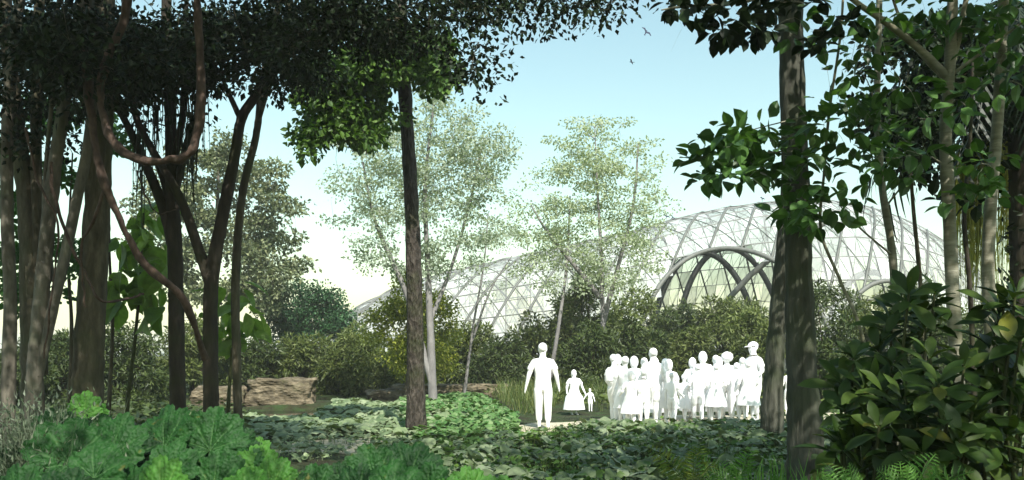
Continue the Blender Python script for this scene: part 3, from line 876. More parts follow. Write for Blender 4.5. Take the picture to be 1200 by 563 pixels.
vine('thick liana hanging in a wide U loop among the left trees', [(152, -40, 9.5), (146, 20, 9.5), (124, 75, 9.5), (118, 115, 9.5), (132, 165, 9.4), (165, 187, 9.3), (205, 187, 9.3), (228, 170, 9.3), (236, 110, 9.4), (233, 40, 9.5), (228, -40, 9.5)], .046, .046)
vine('liana slanting down from the smooth brown trunk to the right', [(100, 60, 9.6), (106, 130, 9.6), (118, 200, 9.6), (142, 260, 9.7), (170, 310, 9.9), (215, 352, 10.2), (240, 420, 11)], .05, .04)
vine('thin dark vine looping before the smooth brown trunk', [(60, 190, 10.3), (62, 225, 10.3), (84, 290, 10.3), (100, 320, 10.4), (118, 352, 10.4), (150, 350, 10.8), (168, 345, 11)], .022, .014)
vine('thin vine curling off the liana towards the left stems', [(122, 222, 9.7), (110, 258, 9.8), (96, 285, 10), (97, 325, 10.2), (100, 360, 10.3)], .02, .013)
vine('thin pale vine climbing the grey stems', [(30, 150, 10.5), (45, 215, 10.5), (68, 265, 10.5), (60, 350, 10.6), (52, 420, 10.8)], .016, .012)
vine('short thin vine drooping between the dark boughs', [(160, 200, 12.2), (172, 232, 12.2), (185, 250, 12.2), (206, 246, 12.4)], .012, .008)


def moss(label, spots, d, n, ln, mat, name='hanging_moss'):
    mb = MB()
    pos = []; L = []
    for px, py, rx in spots:
        for _ in range(n):
            pos.append(P(px + rng.normal(0, rx), py + rng.normal(0, 8), d + rng.normal(0, .2))); L.append(rng.uniform(*ln))
    pos = np.array(pos); N = len(pos); L = np.array(L)
    t = np.stack([rng.normal(0, .05, N), rng.normal(0, .05, N), -np.ones(N)], -1)
    nr = np.stack([rng.normal(0, 1, N), rng.normal(0, 1, N), np.zeros(N)], -1)
    mb.leaves(BLADE, pos, frames(t, nr), np.stack([rng.uniform(.008, .026, N), L, L * .2], -1))
    # little tufts along the strands
    k = rng.integers(0, N, N * 7); q = rng.random(len(k))
    pp = pos[k] + t[k] * (L[k] * q)[:, None] + rng.normal(0, .015, (len(k), 3))
    mb.leaves(LF_NARROW, pp, frames(rng.normal(size=(len(k), 3)) * .5 + [0, 0, -1], rng.normal(size=(len(k), 3))), rng.uniform(.03, .07, len(k)))
    return tag(mb.build(name, M[mat], origin=pos[0], smooth=False), label, 'moss', 'hanging moss')


moss('dark moss strands hanging from the multi stemmed tree', [(185, 110, 8), (215, 100, 10), (232, 110, 6), (165, 150, 6), (222, 150, 5)], 12.7, 22, (.5, 1.6), 'lf_palm')
moss('curtain of yellow green moss hanging between the pale right trunks', [(1138, 165, 8), (1150, 168, 8), (1143, 180, 7), (1182, 160, 7), (1190, 170, 7), (1127, 185, 5), (1160, 170, 10)], 13.5, 75, (.8, 2.7), 'lf_moss')

# ------------------------------------------------------------------ near right trees
near_tree('tree', 'largest grey brown trunk standing tall at the right of the crowd',
          [([(948, 590, 9.6), (944, 500, 9.6), (938, 380, 9.6), (934, 250, 9.6), (929, 120, 9.6), (925, 0, 9.6), (922, -120, 9.6), (920, -300, 9.6)], .175, .115)], 'bark_right',
          [], [(1.0, 6.0, -2, 8.5, 6.6, 8.8, 150), (2, 7, -7, -2, 3.5, 8, 80), (1.6, 6.5, -3.5, 1.8, 4.6, 8, 110)], flare=1.7)  # whole crown out of view, added to keep light off the foreground
near_tree('tree', 'mossy greenish trunk leaning behind the largest grey brown trunk',
          [([(903, 528, 14.5), (908, 430, 14.5), (914, 340, 14.5), (922, 240, 14.4), (930, 120, 14.3), (935, -20, 14.2)], .16, .1)], 'bark_right',
          [], [(3.8, 6.5, 11.0, 13.5, 7.9, 9.2, 20)], flare=1.5)


def spray_tree(label, stems, bark, sprays, unseen_boxes, extra=(), mat='lf_spray', d=9, n=20, size=(.11, .2), rad=(.28, .45), box_n=60, limb_r=.03, minfrac=.5):
    C = np.array([P(a, b_, d + rng.uniform(-.5, .5)) for a, b_ in sprays]) if sprays else np.zeros((0, 3))
    mb = MB()
    for c in C:
        q = rng.uniform(*rad); cloud(mb, LF_OVAL, [c], (q, q, q * .22), n, size, up=1.6, out=1.0, droop=.2, shell=.6)
    CB = np.concatenate([box_clumps(*b_) for b_ in unseen_boxes]) if unseen_boxes else np.zeros((0, 3))  # unseen leaf clumps above the frame, added to darken what lies below
    for c in CB:
        cloud(mb, LF2, [c], (.5, .5, .3), box_n, (.1, .18), up=1.2)
    return tree('tree', label, 'tree', [(px_line(s), a, b_) for s, a, b_ in stems], M[bark], [(mb, M[mat])], limb_r, np.concatenate([C, CB[::2]]) if len(CB) else C,
                'pale trunked trees at the right', extra_limbs=[(px_line(s), a, b_) for s, a, b_ in extra], seg=10, minfrac=minfrac, rough=.04)


spray_tree('pale ringed trunk with two boughs parting high up at the right',
           [([(1126, 560, 8.5), (1122, 450, 8.5), (1117, 350, 8.5), (1112, 250, 8.5), (1108, 160, 8.5), (1113, 80, 8.5), (1118, -40, 8.5)], .078, .05),
            ([(1110, 90, 8.5), (1080, 60, 8.5), (1040, 28, 8.4), (1000, 0, 8.3), (960, -40, 8.2)], .04, .02),
            ([(1112, 88, 8.5), (1122, 50, 8.5), (1132, 0, 8.5), (1140, -60, 8.5)], .035, .02)], 'bark_pale',
           [(1000, 120), (1030, 150), (1060, 100), (1075, 180), (1040, 185), (1090, 140), (1010, 60), (1060, 40), (1100, 40), (1150, 50), (1075, 15), (1120, 10), (1030, 20), (1180, 60), (1165, 90), (1140, 110)],
           [(2.0, 6.5, -2, 8.5, 5.8, 8.0, 110), (3.0, 7, 5.5, 9, 5.8, 8.2, 60)],
           extra=[([(1110, 95, 8.5), (1085, 70, 8.6), (1060, 35, 8.7), (1040, -20, 8.7)], .03, .012), ([(1112, 90, 8.5), (1150, 62, 8.4), (1200, 25, 8.3)], .02, .01)], d=8.3)
spray_tree('pale slightly bent trunk near the right edge',
           [([(1166, 560, 8.8), (1163, 430, 8.8), (1158, 320, 8.8), (1162, 230, 8.8), (1170, 130, 8.8), (1175, 20, 8.8), (1178, -60, 8.8)], .07, .05)], 'bark_pale',
           [(1185, 90), (1195, 110), (1160, 20), (1200, 30), (1190, 10), (1145, 215), (1150, 190), (1142, 235)],
           [(4.5, 8.5, -2, 9.5, 5.6, 8, 70)], d=8.6, n=20)
spray_tree('slender pale trunk with broad leaf sprays left of the ringed trunk',
           [([(1054, 520, 10), (1050, 400, 10), (1046, 300, 10), (1034, 220, 10), (1028, 130, 10), (1030, 20, 10), (1032, -60, 10)], .052, .035)], 'bark_pale',
           [(985, 140), (1000, 170), (965, 150), (1010, 195), (1035, 160), (975, 120), (1020, 125), (1050, 205), (990, 85), (1005, 30), (960, 40)],
           [], extra=[([(1046, 300, 10), (1005, 265, 9.6), (985, 242, 9.4)], .014, .006), ([(1040, 240, 10), (1060, 215, 9.8), (1075, 200, 9.8)], .014, .006)], d=8.8, limb_r=.02)
spray_tree('thin crooked stem with broad leaf sprays crossing the largest trunk',
           [([(1012, 400, 9.2), (985, 330, 9.1), (962, 270, 9), (966, 200, 9), (972, 130, 8.9), (985, 40, 8.8), (990, -50, 8.8)], .02, .012)], 'bark_pale',
           [(825, 190), (850, 175), (880, 180), (905, 165), (865, 205), (840, 210), (890, 200), (920, 185), (950, 190), (880, 150), (855, 158), (955, 245), (965, 235), (945, 215), (925, 250), (960, 255)],
           [], extra=[([(968, 190, 9), (930, 178, 8.8), (880, 182, 8.6), (820, 195, 8.4)], .014, .004), ([(972, 130, 8.9), (930, 140, 8.7), (870, 155, 8.5)], .011, .004)], d=8.5, limb_r=.012, size=(.12, .22), n=22)
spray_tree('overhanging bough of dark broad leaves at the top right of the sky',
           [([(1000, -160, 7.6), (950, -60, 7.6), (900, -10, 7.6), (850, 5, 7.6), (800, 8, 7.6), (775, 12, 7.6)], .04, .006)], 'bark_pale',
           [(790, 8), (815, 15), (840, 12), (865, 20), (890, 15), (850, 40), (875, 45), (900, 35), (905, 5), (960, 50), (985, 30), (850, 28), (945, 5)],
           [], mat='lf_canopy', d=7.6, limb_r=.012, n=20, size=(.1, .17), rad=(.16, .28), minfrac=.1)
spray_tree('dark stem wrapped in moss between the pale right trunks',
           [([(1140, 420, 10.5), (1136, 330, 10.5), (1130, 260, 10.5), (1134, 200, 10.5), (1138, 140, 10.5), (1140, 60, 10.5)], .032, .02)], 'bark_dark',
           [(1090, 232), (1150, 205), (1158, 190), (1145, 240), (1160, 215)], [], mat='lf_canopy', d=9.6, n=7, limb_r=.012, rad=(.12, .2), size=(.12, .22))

# small dark leaved tree behind, top right, and the palm
simple_tree('tree', 'small dark leaved tree against the bright sky behind the ringed trunk', 13,
            [([(1085, 480, 13), (1080, 350, 13), (1070, 240, 13), (1062, 120, 13)], .05, .02)],
            E([(1060, 165, 40, 30), (1080, 195, 28, 14), (1045, 130, 40, 30), (1090, 120, 30, 30), (1150, 130, 50, 40), (1075, 70, 60, 40), (1150, 60, 60, 50)], 13, 1, .011), 'lf_canopy', (.22, .4), 60, (.08, .15), limb_r=.03, tmpl=LF_OVAL)
pb = P(1203, 470, 12.5); root = thing('palm_tree', 'dark palm with drooping fronds at the top right corner', 'palm', tuple(pb))
tb = MB(); pl = catmull(px_line([(1203, 470, 12.5), (1201, 330, 12.5), (1199, 180, 12.5), (1196, 40, 12.5)]), 10)
tb.tube(pl, np.linspace(.2, .16, len(pl)), 12, .12); tb.build('trunk', M['bark_dark'], root, origin=pb)
cr = MB(); top = pl[-1]
for k in range(26):
    a = rng.uniform(0, 6.28); e = rng.uniform(.1, .9); Lr = rng.uniform(1.6, 2.6)
    dr = np.array([math.cos(a), math.sin(a), 0])
    rach = np.array([top + dr * Lr * s + np.array([0, 0, e * Lr * s - 1.25 * Lr * s * s]) for s in np.linspace(0, 1, 14)])
    cr.tube(rach, np.linspace(.02, .005, 14), 4, 0, cap=False)
    tt = unit(np.gradient(rach, axis=0)); sd = unit(np.cross(tt, [0, 0, 1.]))
    for s in (-1, 1):
        for sub in (0, .5):
            ii = np.arange(1, 13)
            pos = rach[ii] * (1 - sub) + rach[ii + 1] * sub
            t = tt[ii] * .7 + sd[ii] * s * .8 + np.array([0, 0, -.9])
            cr.leaves(BLADE, pos, frames(t, np.cross(t, tt[ii]) + rng.normal(0, .1, (12, 3))), np.stack([np.full(12, .04), rng.uniform(.5, .8, 12), np.full(12, .4)], -1))
# ivy on the palm trunk
ii = rng.integers(0, len(pl), 900)
pos = pl[ii] + rng.normal(0, .16, (900, 3))
cr.leaves(LF2, pos, frames(rng.normal(size=(900, 3)) + [0, 0, -.5], rng.normal(size=(900, 3)) + [0, -.6, 0]), rng.uniform(.08, .15, 900))
cr.build('crown', M['lf_palm'], root, origin=pb, smooth=False)

# ------------------------------------------------------------------ rhubarb leaved plants
def gunnera_leaf(R, t, nrm, at, seed):
    n, rings = 166, 12
    r_ = np.random.default_rng(seed)
    a = np.radians(np.linspace(-165, 165, n)); ph = r_.uniform(0, 6.28, 4)
    env = .76 + .26 * np.cos(a) + .05 * np.sin(a * 2 + ph[0])
    lob = np.abs(np.cos(5 * a)) ** .7
    teeth = np.abs(np.cos(17 * a + .3 * np.sin(3 * a))); fine = np.abs(np.cos(41 * a + ph[1]))
    Rm = env * (.76 + .18 * lob + .065 * teeth + .03 * fine)
    V = [(0, 0, 0)]; A = [1.]
    for k in range(1, rings + 1):
        s = k / rings
        sh = Rm * s if s > .5 else (Rm * s * (s / .5) + env * .85 * s * (1 - s / .5))
        z = .30 * s ** 1.3 - .34 * s ** 2.6 * (.8 + .3 * np.sin(2 * a + ph[2]))
        z = z + .055 * s * np.abs(np.sin(5 * a)) + .016 * s * np.cos(25 * a + 9 * s) + .03 * s * s * np.sin(7 * a + ph[3])
        V += list(zip(np.sin(a) * sh, np.cos(a) * sh, z))
        w1 = np.clip(1 - np.abs(np.sin(5 * a)) * s / 5 / .018, 0, 1)
        w2 = np.clip(1 - np.abs(np.sin(2.5 * 5 * (a + .12 * s))) * 6, 0, 1) * .45
        A += list(np.maximum(w1, w2) * .8)
    V = np.array(V) * R
    Mx = frames(np.array([t]), np.array([nrm]))[0]
    V = V @ Mx.T + at
    tri = np.array([(0, i + 2, i + 1) for i in range(n - 1)])
    q = np.array([(1 + k * n + i, 1 + k * n + i + 1, 1 + (k + 1) * n + i + 1, 1 + (k + 1) * n + i) for k in range(rings - 1) for i in range(n - 1)])
    return V, tri, q, np.array(A)


def gunnera(label, px, d, leafspec, mat='lf_gunnera'):
    b = np.array([(px - 600) * d / F, d + .15, 0.]); b[2] = float(ground_z(b[0], b[1])) - .02
    root = thing('giant_rhubarb', label, 'plant', tuple(b), 'giant rhubarb plants along the front')
    lm = MB(); st = MB()
    for k, (lx, ly, R, lean, dd) in enumerate(leafspec):
        at = P(lx, ly + 16, d + dd)
        t = np.array([lean, .35 + rng.normal(0, .12), .8 + rng.normal(0, .12)])
        nr = np.array([lean * .15 + rng.normal(0, .15), -.85 + rng.normal(0, .25), .62 + rng.normal(0, .25)])
        V, tri, q, A = gunnera_leaf(R * 1.02 * d / F, t, nr, at, int(px * 7 + k * 13))
        n0 = lm.n
        lm.add(V, tri, A); lm.idx.append((q + n0).ravel()); lm.tot.append(np.full(len(q), 4))
        m_ = b + (at - b) * [.4, .4, .55]
        st.tube(catmull([b, m_, at - np.array([0, 0, .02])], 6), np.linspace(.03, .014, 13), 7, .05)
    st.build('leaf_stalk', M['stem'], root, origin=b)
    lm.build('foliage', M[mat], root, origin=b)
    return root


gunnera('giant rhubarb plant with a large upright leaf beside the grey herb', 75, 6.6,
        [(82, 528, 62, -.1, 0), (30, 545, 45, -.5, .2), (62, 500, 40, -.2, .5), (110, 545, 44, .4, -.2), (20, 575, 48, -.3, -.4), (75, 585, 50, .1, -.5)])
gunnera('giant rhubarb plant in front of the smooth brown trunk', 130, 7.0,
        [(128, 525, 55, .25, 0), (150, 520, 40, .5, .3), (118, 505, 40, -.1, .5), (150, 575, 48, .2, -.6), (105, 575, 40, -.4, -.7)])
gunnera('giant rhubarb plant below the dark multi stemmed tree', 195, 7.4,
        [(192, 510, 52, -.1, 0), (215, 520, 42, .5, .3), (175, 530, 38, -.5, .1), (200, 545, 40, .1, -.4)])
gunnera('giant rhubarb plant below the forked dark trunk', 250, 7.6,
        [(246, 512, 54, .05, 0), (272, 522, 42, .5, .2), (228, 530, 38, -.4, .1), (250, 560, 46, .0, -.5), (282, 540, 34, .5, -.2)])
gunnera('young yellow green rhubarb plant at the bottom left', 192, 5.9,
        [(190, 566, 46, -.15, 0), (206, 590, 40, .4, -.2), (168, 590, 36, -.5, -.2)], 'lf_gunnera_light')
gunnera('yellow green rhubarb plant right of the forked trunk foot', 300, 7.4,
        [(302, 545, 38, -.1, 0), (318, 556, 36, .4, -.1), (290, 570, 40, -.2, -.5), (300, 520, 26, .1, .4)], 'lf_gunnera_light')
gunnera('low rhubarb plant at the front left of the central trunk', 375, 7.6,
        [(370, 562, 36, -.2, 0), (398, 560, 34, .4, .1), (350, 575, 36, -.5, -.3), (385, 590, 40, .1, -.6)])
gunnera('broad rhubarb plant in front of the rough central trunk', 445, 7.4,
        [(440, 552, 46, -.3, 0), (478, 548, 50, .3, .1), (420, 568, 38, -.5, -.3), (460, 570, 44, .05, -.5), (502, 562, 36, .6, -.2), (450, 525, 22, -.2, .6)])
gunnera('small bright rhubarb plant at the bottom centre', 550, 7.2,
        [(548, 562, 32, -.1, 0), (575, 575, 34, .5, -.3), (528, 572, 30, -.5, -.2)], 'lf_gunnera_light')
gunnera('small flat rhubarb leaf raised behind the others near the left trunk', 100, 8.6,
        [(98, 470, 26, .1, 0), (112, 474, 18, .6, .1), (90, 478, 20, -.5, .1)], 'lf_gunnera_light')

# grey herb at the far left
b = P(42, 520, 7.0); b[2] = 0
root = thing('herb_bush', 'twiggy grey green herb bush at the left edge', 'bush', tuple(b))
hb = MB(); N = 1500
a = rng.uniform(0, 6.28, N); q = np.sqrt(rng.random(N)); ln = rng.uniform(.5, 1.0, N) * (1.12 - .35 * q)
t = unit(np.stack([np.cos(a) * q * .75, np.sin(a) * q * .75, np.ones(N)], -1))
ln = ln * 1.32
hb.leaves(BLADE, np.tile(b, (N, 1)) + np.stack([rng.normal(0, .16, N), rng.normal(0, .16, N), np.zeros(N)], -1), frames(t, rng.normal(size=(N, 3))), np.stack([np.full(N, .012), ln, ln * .3], -1))
k = rng.integers(0, N, 16000); s = rng.uniform(.45, 1.02, 16000)
pos = b + t[k] * (ln[k] * s)[:, None] + np.stack([rng.normal(0, .16, 16000), rng.normal(0, .16, 16000), rng.normal(0, .02, 16000)], -1)
hb.leaves(LF_NARROW, pos, frames(t[k] + rng.normal(0, .5, (16000, 3)), rng.normal(size=(16000, 3))), rng.uniform(.03, .07, 16000))
hb.build('foliage', M['lf_herb'], root, origin=b, smooth=False)
st = MB()
for kk in range(14): st.tube([b, b + t[kk] * .4, b + t[kk] * .8], [.015, .01, .005], 5, 0)
st.build('stem', M['twig'], root, origin=b)

# ------------------------------------------------------------------ glossy big leaved shrubs at the right
def gloss(label, px, d, rosettes, L=(.17, .27), yellow=0):
    b = np.array([(px - 600) * d / F, d + .1, 0.]); b[2] = float(ground_z(b[0], b[1])) - .02
    root = thing('glossy_shrub', label, 'shrub', tuple(b), 'glossy shrubs at the right front')
    lm = MB(); ly = MB(); st = MB()
    extra_ = [(rx + rng.normal(0, 22), ry + abs(rng.normal(0, 26)), dd + rng.uniform(.0, .5)) for rx, ry, dd in rosettes]
    for rx, ry, dd in rosettes + extra_[::3]:
        c = P(rx, ry, d + dd)
        ax = unit(np.array([rng.normal(0, .35), -.45 + rng.normal(0, .3), .85]))
        u = unit(np.cross(ax, [1, .2, 0])); w_ = np.cross(ax, u)
        n = rng.integers(10, 15); a = np.arange(n) * 2.4 + rng.uniform(0, 6); el = np.linspace(1.1, -.25, n) + rng.normal(0, .12, n)
        t = (np.cos(a)[:, None] * u + np.sin(a)[:, None] * w_) * np.cos(el)[:, None] + np.sin(el)[:, None] * ax
        pos = c - ax * np.linspace(0, .1, n)[:, None]
        sz = rng.uniform(*L, n) * np.linspace(.75, 1.1, n)
        far = rng.random(n) < yellow * .3
        fr = frames(t, np.tile(ax, (n, 1)) + rng.normal(0, .15, (n, 3)))
        sc3 = np.stack([sz * .95, sz, sz], -1)
        if (~far).any(): lm.leaves(LF_OBOV, pos[~far], fr[~far], sc3[~far])
        for q in np.nonzero(far)[0]:
            ly = MB(); ly.leaves(LF_OBOV, pos[q:q + 1], fr[q:q + 1], sc3[q:q + 1]); ly.build('yellow_leaf', M['lf_gloss_light'], root, origin=b)
        st.tube(catmull([b, b + (c - b) * [.3, .3, .5] + rng.normal(0, .04, 3), c], 5), np.linspace(.022, .008, 11), 6, .05)
    st.build('stem', M['stem'], root, origin=b)
    lm.build('foliage', M['lf_gloss'], root, origin=b)
    return root


gloss('tall glossy shrub with a top rosette and one yellow leaf', 1062, 5.6, [(1065, 345, 0), (1045, 375, .2), (1085, 385, .1), (1060, 410, .3), (1030, 410, .2), (1070, 440, 0), (1095, 345, .4)], yellow=.03)
gloss('glossy shrub with upright leaves right of the largest trunk', 1015, 5.4, [(985, 445, .2), (1015, 450, 0), (1000, 420, .3), (1035, 460, -.1), (990, 480, 0), (1020, 490, -.2), (1045, 430, .2), (1005, 515, -.2)], yellow=.08)
gloss('broad glossy shrub with reflexed leaves under the ringed trunk', 1105, 4.8, [(1100, 450, 0), (1130, 430, .2), (1110, 490, -.1), (1140, 480, 0), (1075, 490, .1), (1090, 420, .3), (1125, 515, -.2), (1080, 530, -.1), (1060, 465, .2)], yellow=.1)
gloss('dark glossy shrub crowding the right edge', 1180, 4.9, [(1190, 345, .1), (1165, 400, .2), (1195, 400, 0), (1180, 440, .1), (1195, 475, 0), (1165, 470, .2), (1180, 510, -.1), (1200, 540, 0), (1150, 530, 0), (1205, 440, .1), (1150, 440, .3), (1170, 370, .4)], yellow=.03)
gloss('low glossy shrub with yellowing leaves among the ferns', 1040, 4.9, [(1030, 500, 0), (1055, 520, 0), (1010, 540, .1), (1100, 545, 0), (1140, 555, .1), (1075, 560, -.1), (1045, 555, .1)], yellow=.25)
# dark filler growth
cover('ground_cover', 'dark undergrowth below the glossy shrubs at the right', 'ground cover',
      [(985, 520), (1250, 500), (1400, 640), (1500, 800), (900, 800)], 3800, M['lf_olive_dark'], (.08, .2), .55, .8, tmpl=LF_OVAL, lump=.15)


def fern(label, px, d, tip_y, n, L, mat='lf_fern', lean=0.):
    b = np.array([(px - 600) * d / F, d, 0.]); b[2] = max(0, EYE + (HOR - tip_y) * d / F - L * .95)
    gz = float(ground_z(b[0], b[1]))
    root = thing('fern', label, 'fern', (b[0], b[1], gz), 'ferns at the front')
    mb = MB(); st = MB()
    st.tube([(b[0], b[1], gz - .02), (b[0], b[1], b[2] + .02)], [.05, .035], 8, .1)
    for k in range(n):
        a = rng.uniform(0, 6.28) if k else -1.57
        sp = rng.uniform(.45, 1.1) if k > 1 else .12
        dr = np.array([math.cos(a) * sp + lean, math.sin(a) * sp, 0]); Lk = L * rng.uniform(.75, 1)
        ss = np.linspace(0, 1, 26) ** .9
        rach = np.array([b + dr * Lk * s + np.array([0, 0, Lk * (s - .22 * s * s * (1 + sp))]) for s in ss])
        mb.tube(rach, np.linspace(.006, .002, 26), 4, 0, cap=False)
        tt = unit(np.gradient(rach, axis=0)); sd = unit(np.cross(tt, np.array([-math.sin(a) * .2, -1 + .5 * abs(math.sin(a)), .4])))
        prof = np.sin(np.pi * np.clip(ss, .08, 1) ** .75) * .2 * L + .012
        for s in (-1, 1):
            ii = np.arange(3, 26, 2)
            t = tt[ii] * .35 + sd[ii] * s
            nr = np.cross(sd[ii], tt[ii]) + rng.normal(0, .12, (len(ii), 3))
            pl_ = prof[ii] * rng.uniform(.9, 1.1, len(ii))
            mb.leaves(LF_NARROW, rach[ii], frames(t, nr), np.stack([pl_ * .5, pl_, pl_], -1))
            # toothed pinnules
            for f_ in (.3, .55, .75):
                for s2 in (-1, 1):
                    mb.leaves(LF2, rach[ii] + unit(t) * (pl_ * f_)[:, None], frames(unit(t) * .5 + tt[ii] * s2, nr), np.stack([pl_ * .10, pl_ * (.2 - .12 * f_), pl_ * .1], -1))
    st.build('stem', M['stem'], root, origin=(b[0], b[1], gz))
    mb.build('frond', M[mat], root, origin=(b[0], b[1], gz), smooth=False)
    return root


fern('yellow green upright fern in front of the left crowd', 812, 8.6, 498, 6, .72, 'lf_fern_yellow')
fern('green fern leaning right in front of the right crowd', 862, 8.4, 506, 6, .68, lean=.2)
fern('upright bright fern below the glossy shrubs', 1060, 3.7, 500, 6, .42)
fern('bright fern leaning left of the glossy shrubs', 1005, 3.9, 512, 6, .42, lean=-.15)
fern('low spreading fern at the bottom right', 1120, 3.6, 530, 7, .38)
fern('low fern at the foot of the largest trunk', 968, 6.0, 540, 6, .4)
fern('small fern between the rhubarb plants and the dull leaves', 640, 7.6, 550, 6, .4)


def strap(label, px, d, n, L):
    b = np.array([(px - 600) * d / F, d, 0.]); b[2] = float(ground_z(b[0], b[1]))
    a = rng.uniform(0, 6.28, n); sp = rng.uniform(.2, .9, n)
    t = np.stack([np.cos(a) * sp, np.sin(a) * sp, np.ones(n)], -1)
    l = rng.uniform(.6, 1, n) * L
    mb = MB(); mb.leaves(BLADE, b + rng.normal(0, .05, (n, 3)) * [1, 1, 0], frames(t, t * [1, 1, 0] + [0, 0, .8]), np.stack([rng.uniform(.025, .045, n), l, l * 1.6], -1))
    return tag(mb.build('strap_leaved_plant', M['lf_fern'], origin=b, smooth=True), label, 'plant', 'strap leaved plants at the right')


strap('strap leaved plant before the mossy greenish trunk', 890, 8.2, 26, .75)
strap('strap leaved plant at the foot of the largest trunk', 925, 7.6, 30, .7)
strap('strap leaved plant between the largest trunk and the glossy shrubs', 985, 7.2, 30, .9)

# ------------------------------------------------------------------ people: blank white figures
def skin_mesh(verts, edges, radii, sub=2, root=0):
    me = bpy.data.meshes.new('tmp'); me.from_pydata([tuple(v) for v in verts], edges, [])
    o = bpy.data.objects.new('tmp', me); COL.objects.link(o)
    o.modifiers.new('s', 'SKIN'); 
    for i_, r in enumerate(radii):
        me.skin_vertices[0].data[i_].radius = r if isinstance(r, tuple) else (r, r)
        me.skin_vertices[0].data[i_].use_root = (i_ == root)
    ss = o.modifiers.new('u', 'SUBSURF'); ss.levels = sub; ss.render_levels = sub
    dg = bpy.context.evaluated_depsgraph_get()
    res = bpy.data.meshes.new_from_object(o.evaluated_get(dg))
    bpy.data.objects.remove(o); bpy.data.meshes.remove(me)
    for p in res.polygons: p.use_smooth = True
    return res


def add_mesh(name, me, parent, mat):
    me.name = name; me.materials.clear(); me.materials.append(mat)
    o = bpy.data.objects.new(name, me); COL.objects.link(o); o.parent = parent
    return o


def ellipsoid(c, r, cut=None, n=14):
    bm = bmesh.new(); bmesh.ops.create_uvsphere(bm, u_segments=n, v_segments=n, radius=1)
    for v in bm.verts:
        v.co = Vector((v.co.x * r[0] + c[0], v.co.y * r[1] + c[1], v.co.z * r[2] + c[2]))
    if cut is not None:
        bmesh.ops.delete(bm, geom=[v for v in bm.verts if cut(v.co)], context='VERTS')
    me = bpy.data.meshes.new('e'); bm.to_mesh(me); bm.free()
    for p in me.polygons: p.use_smooth = True
    return me


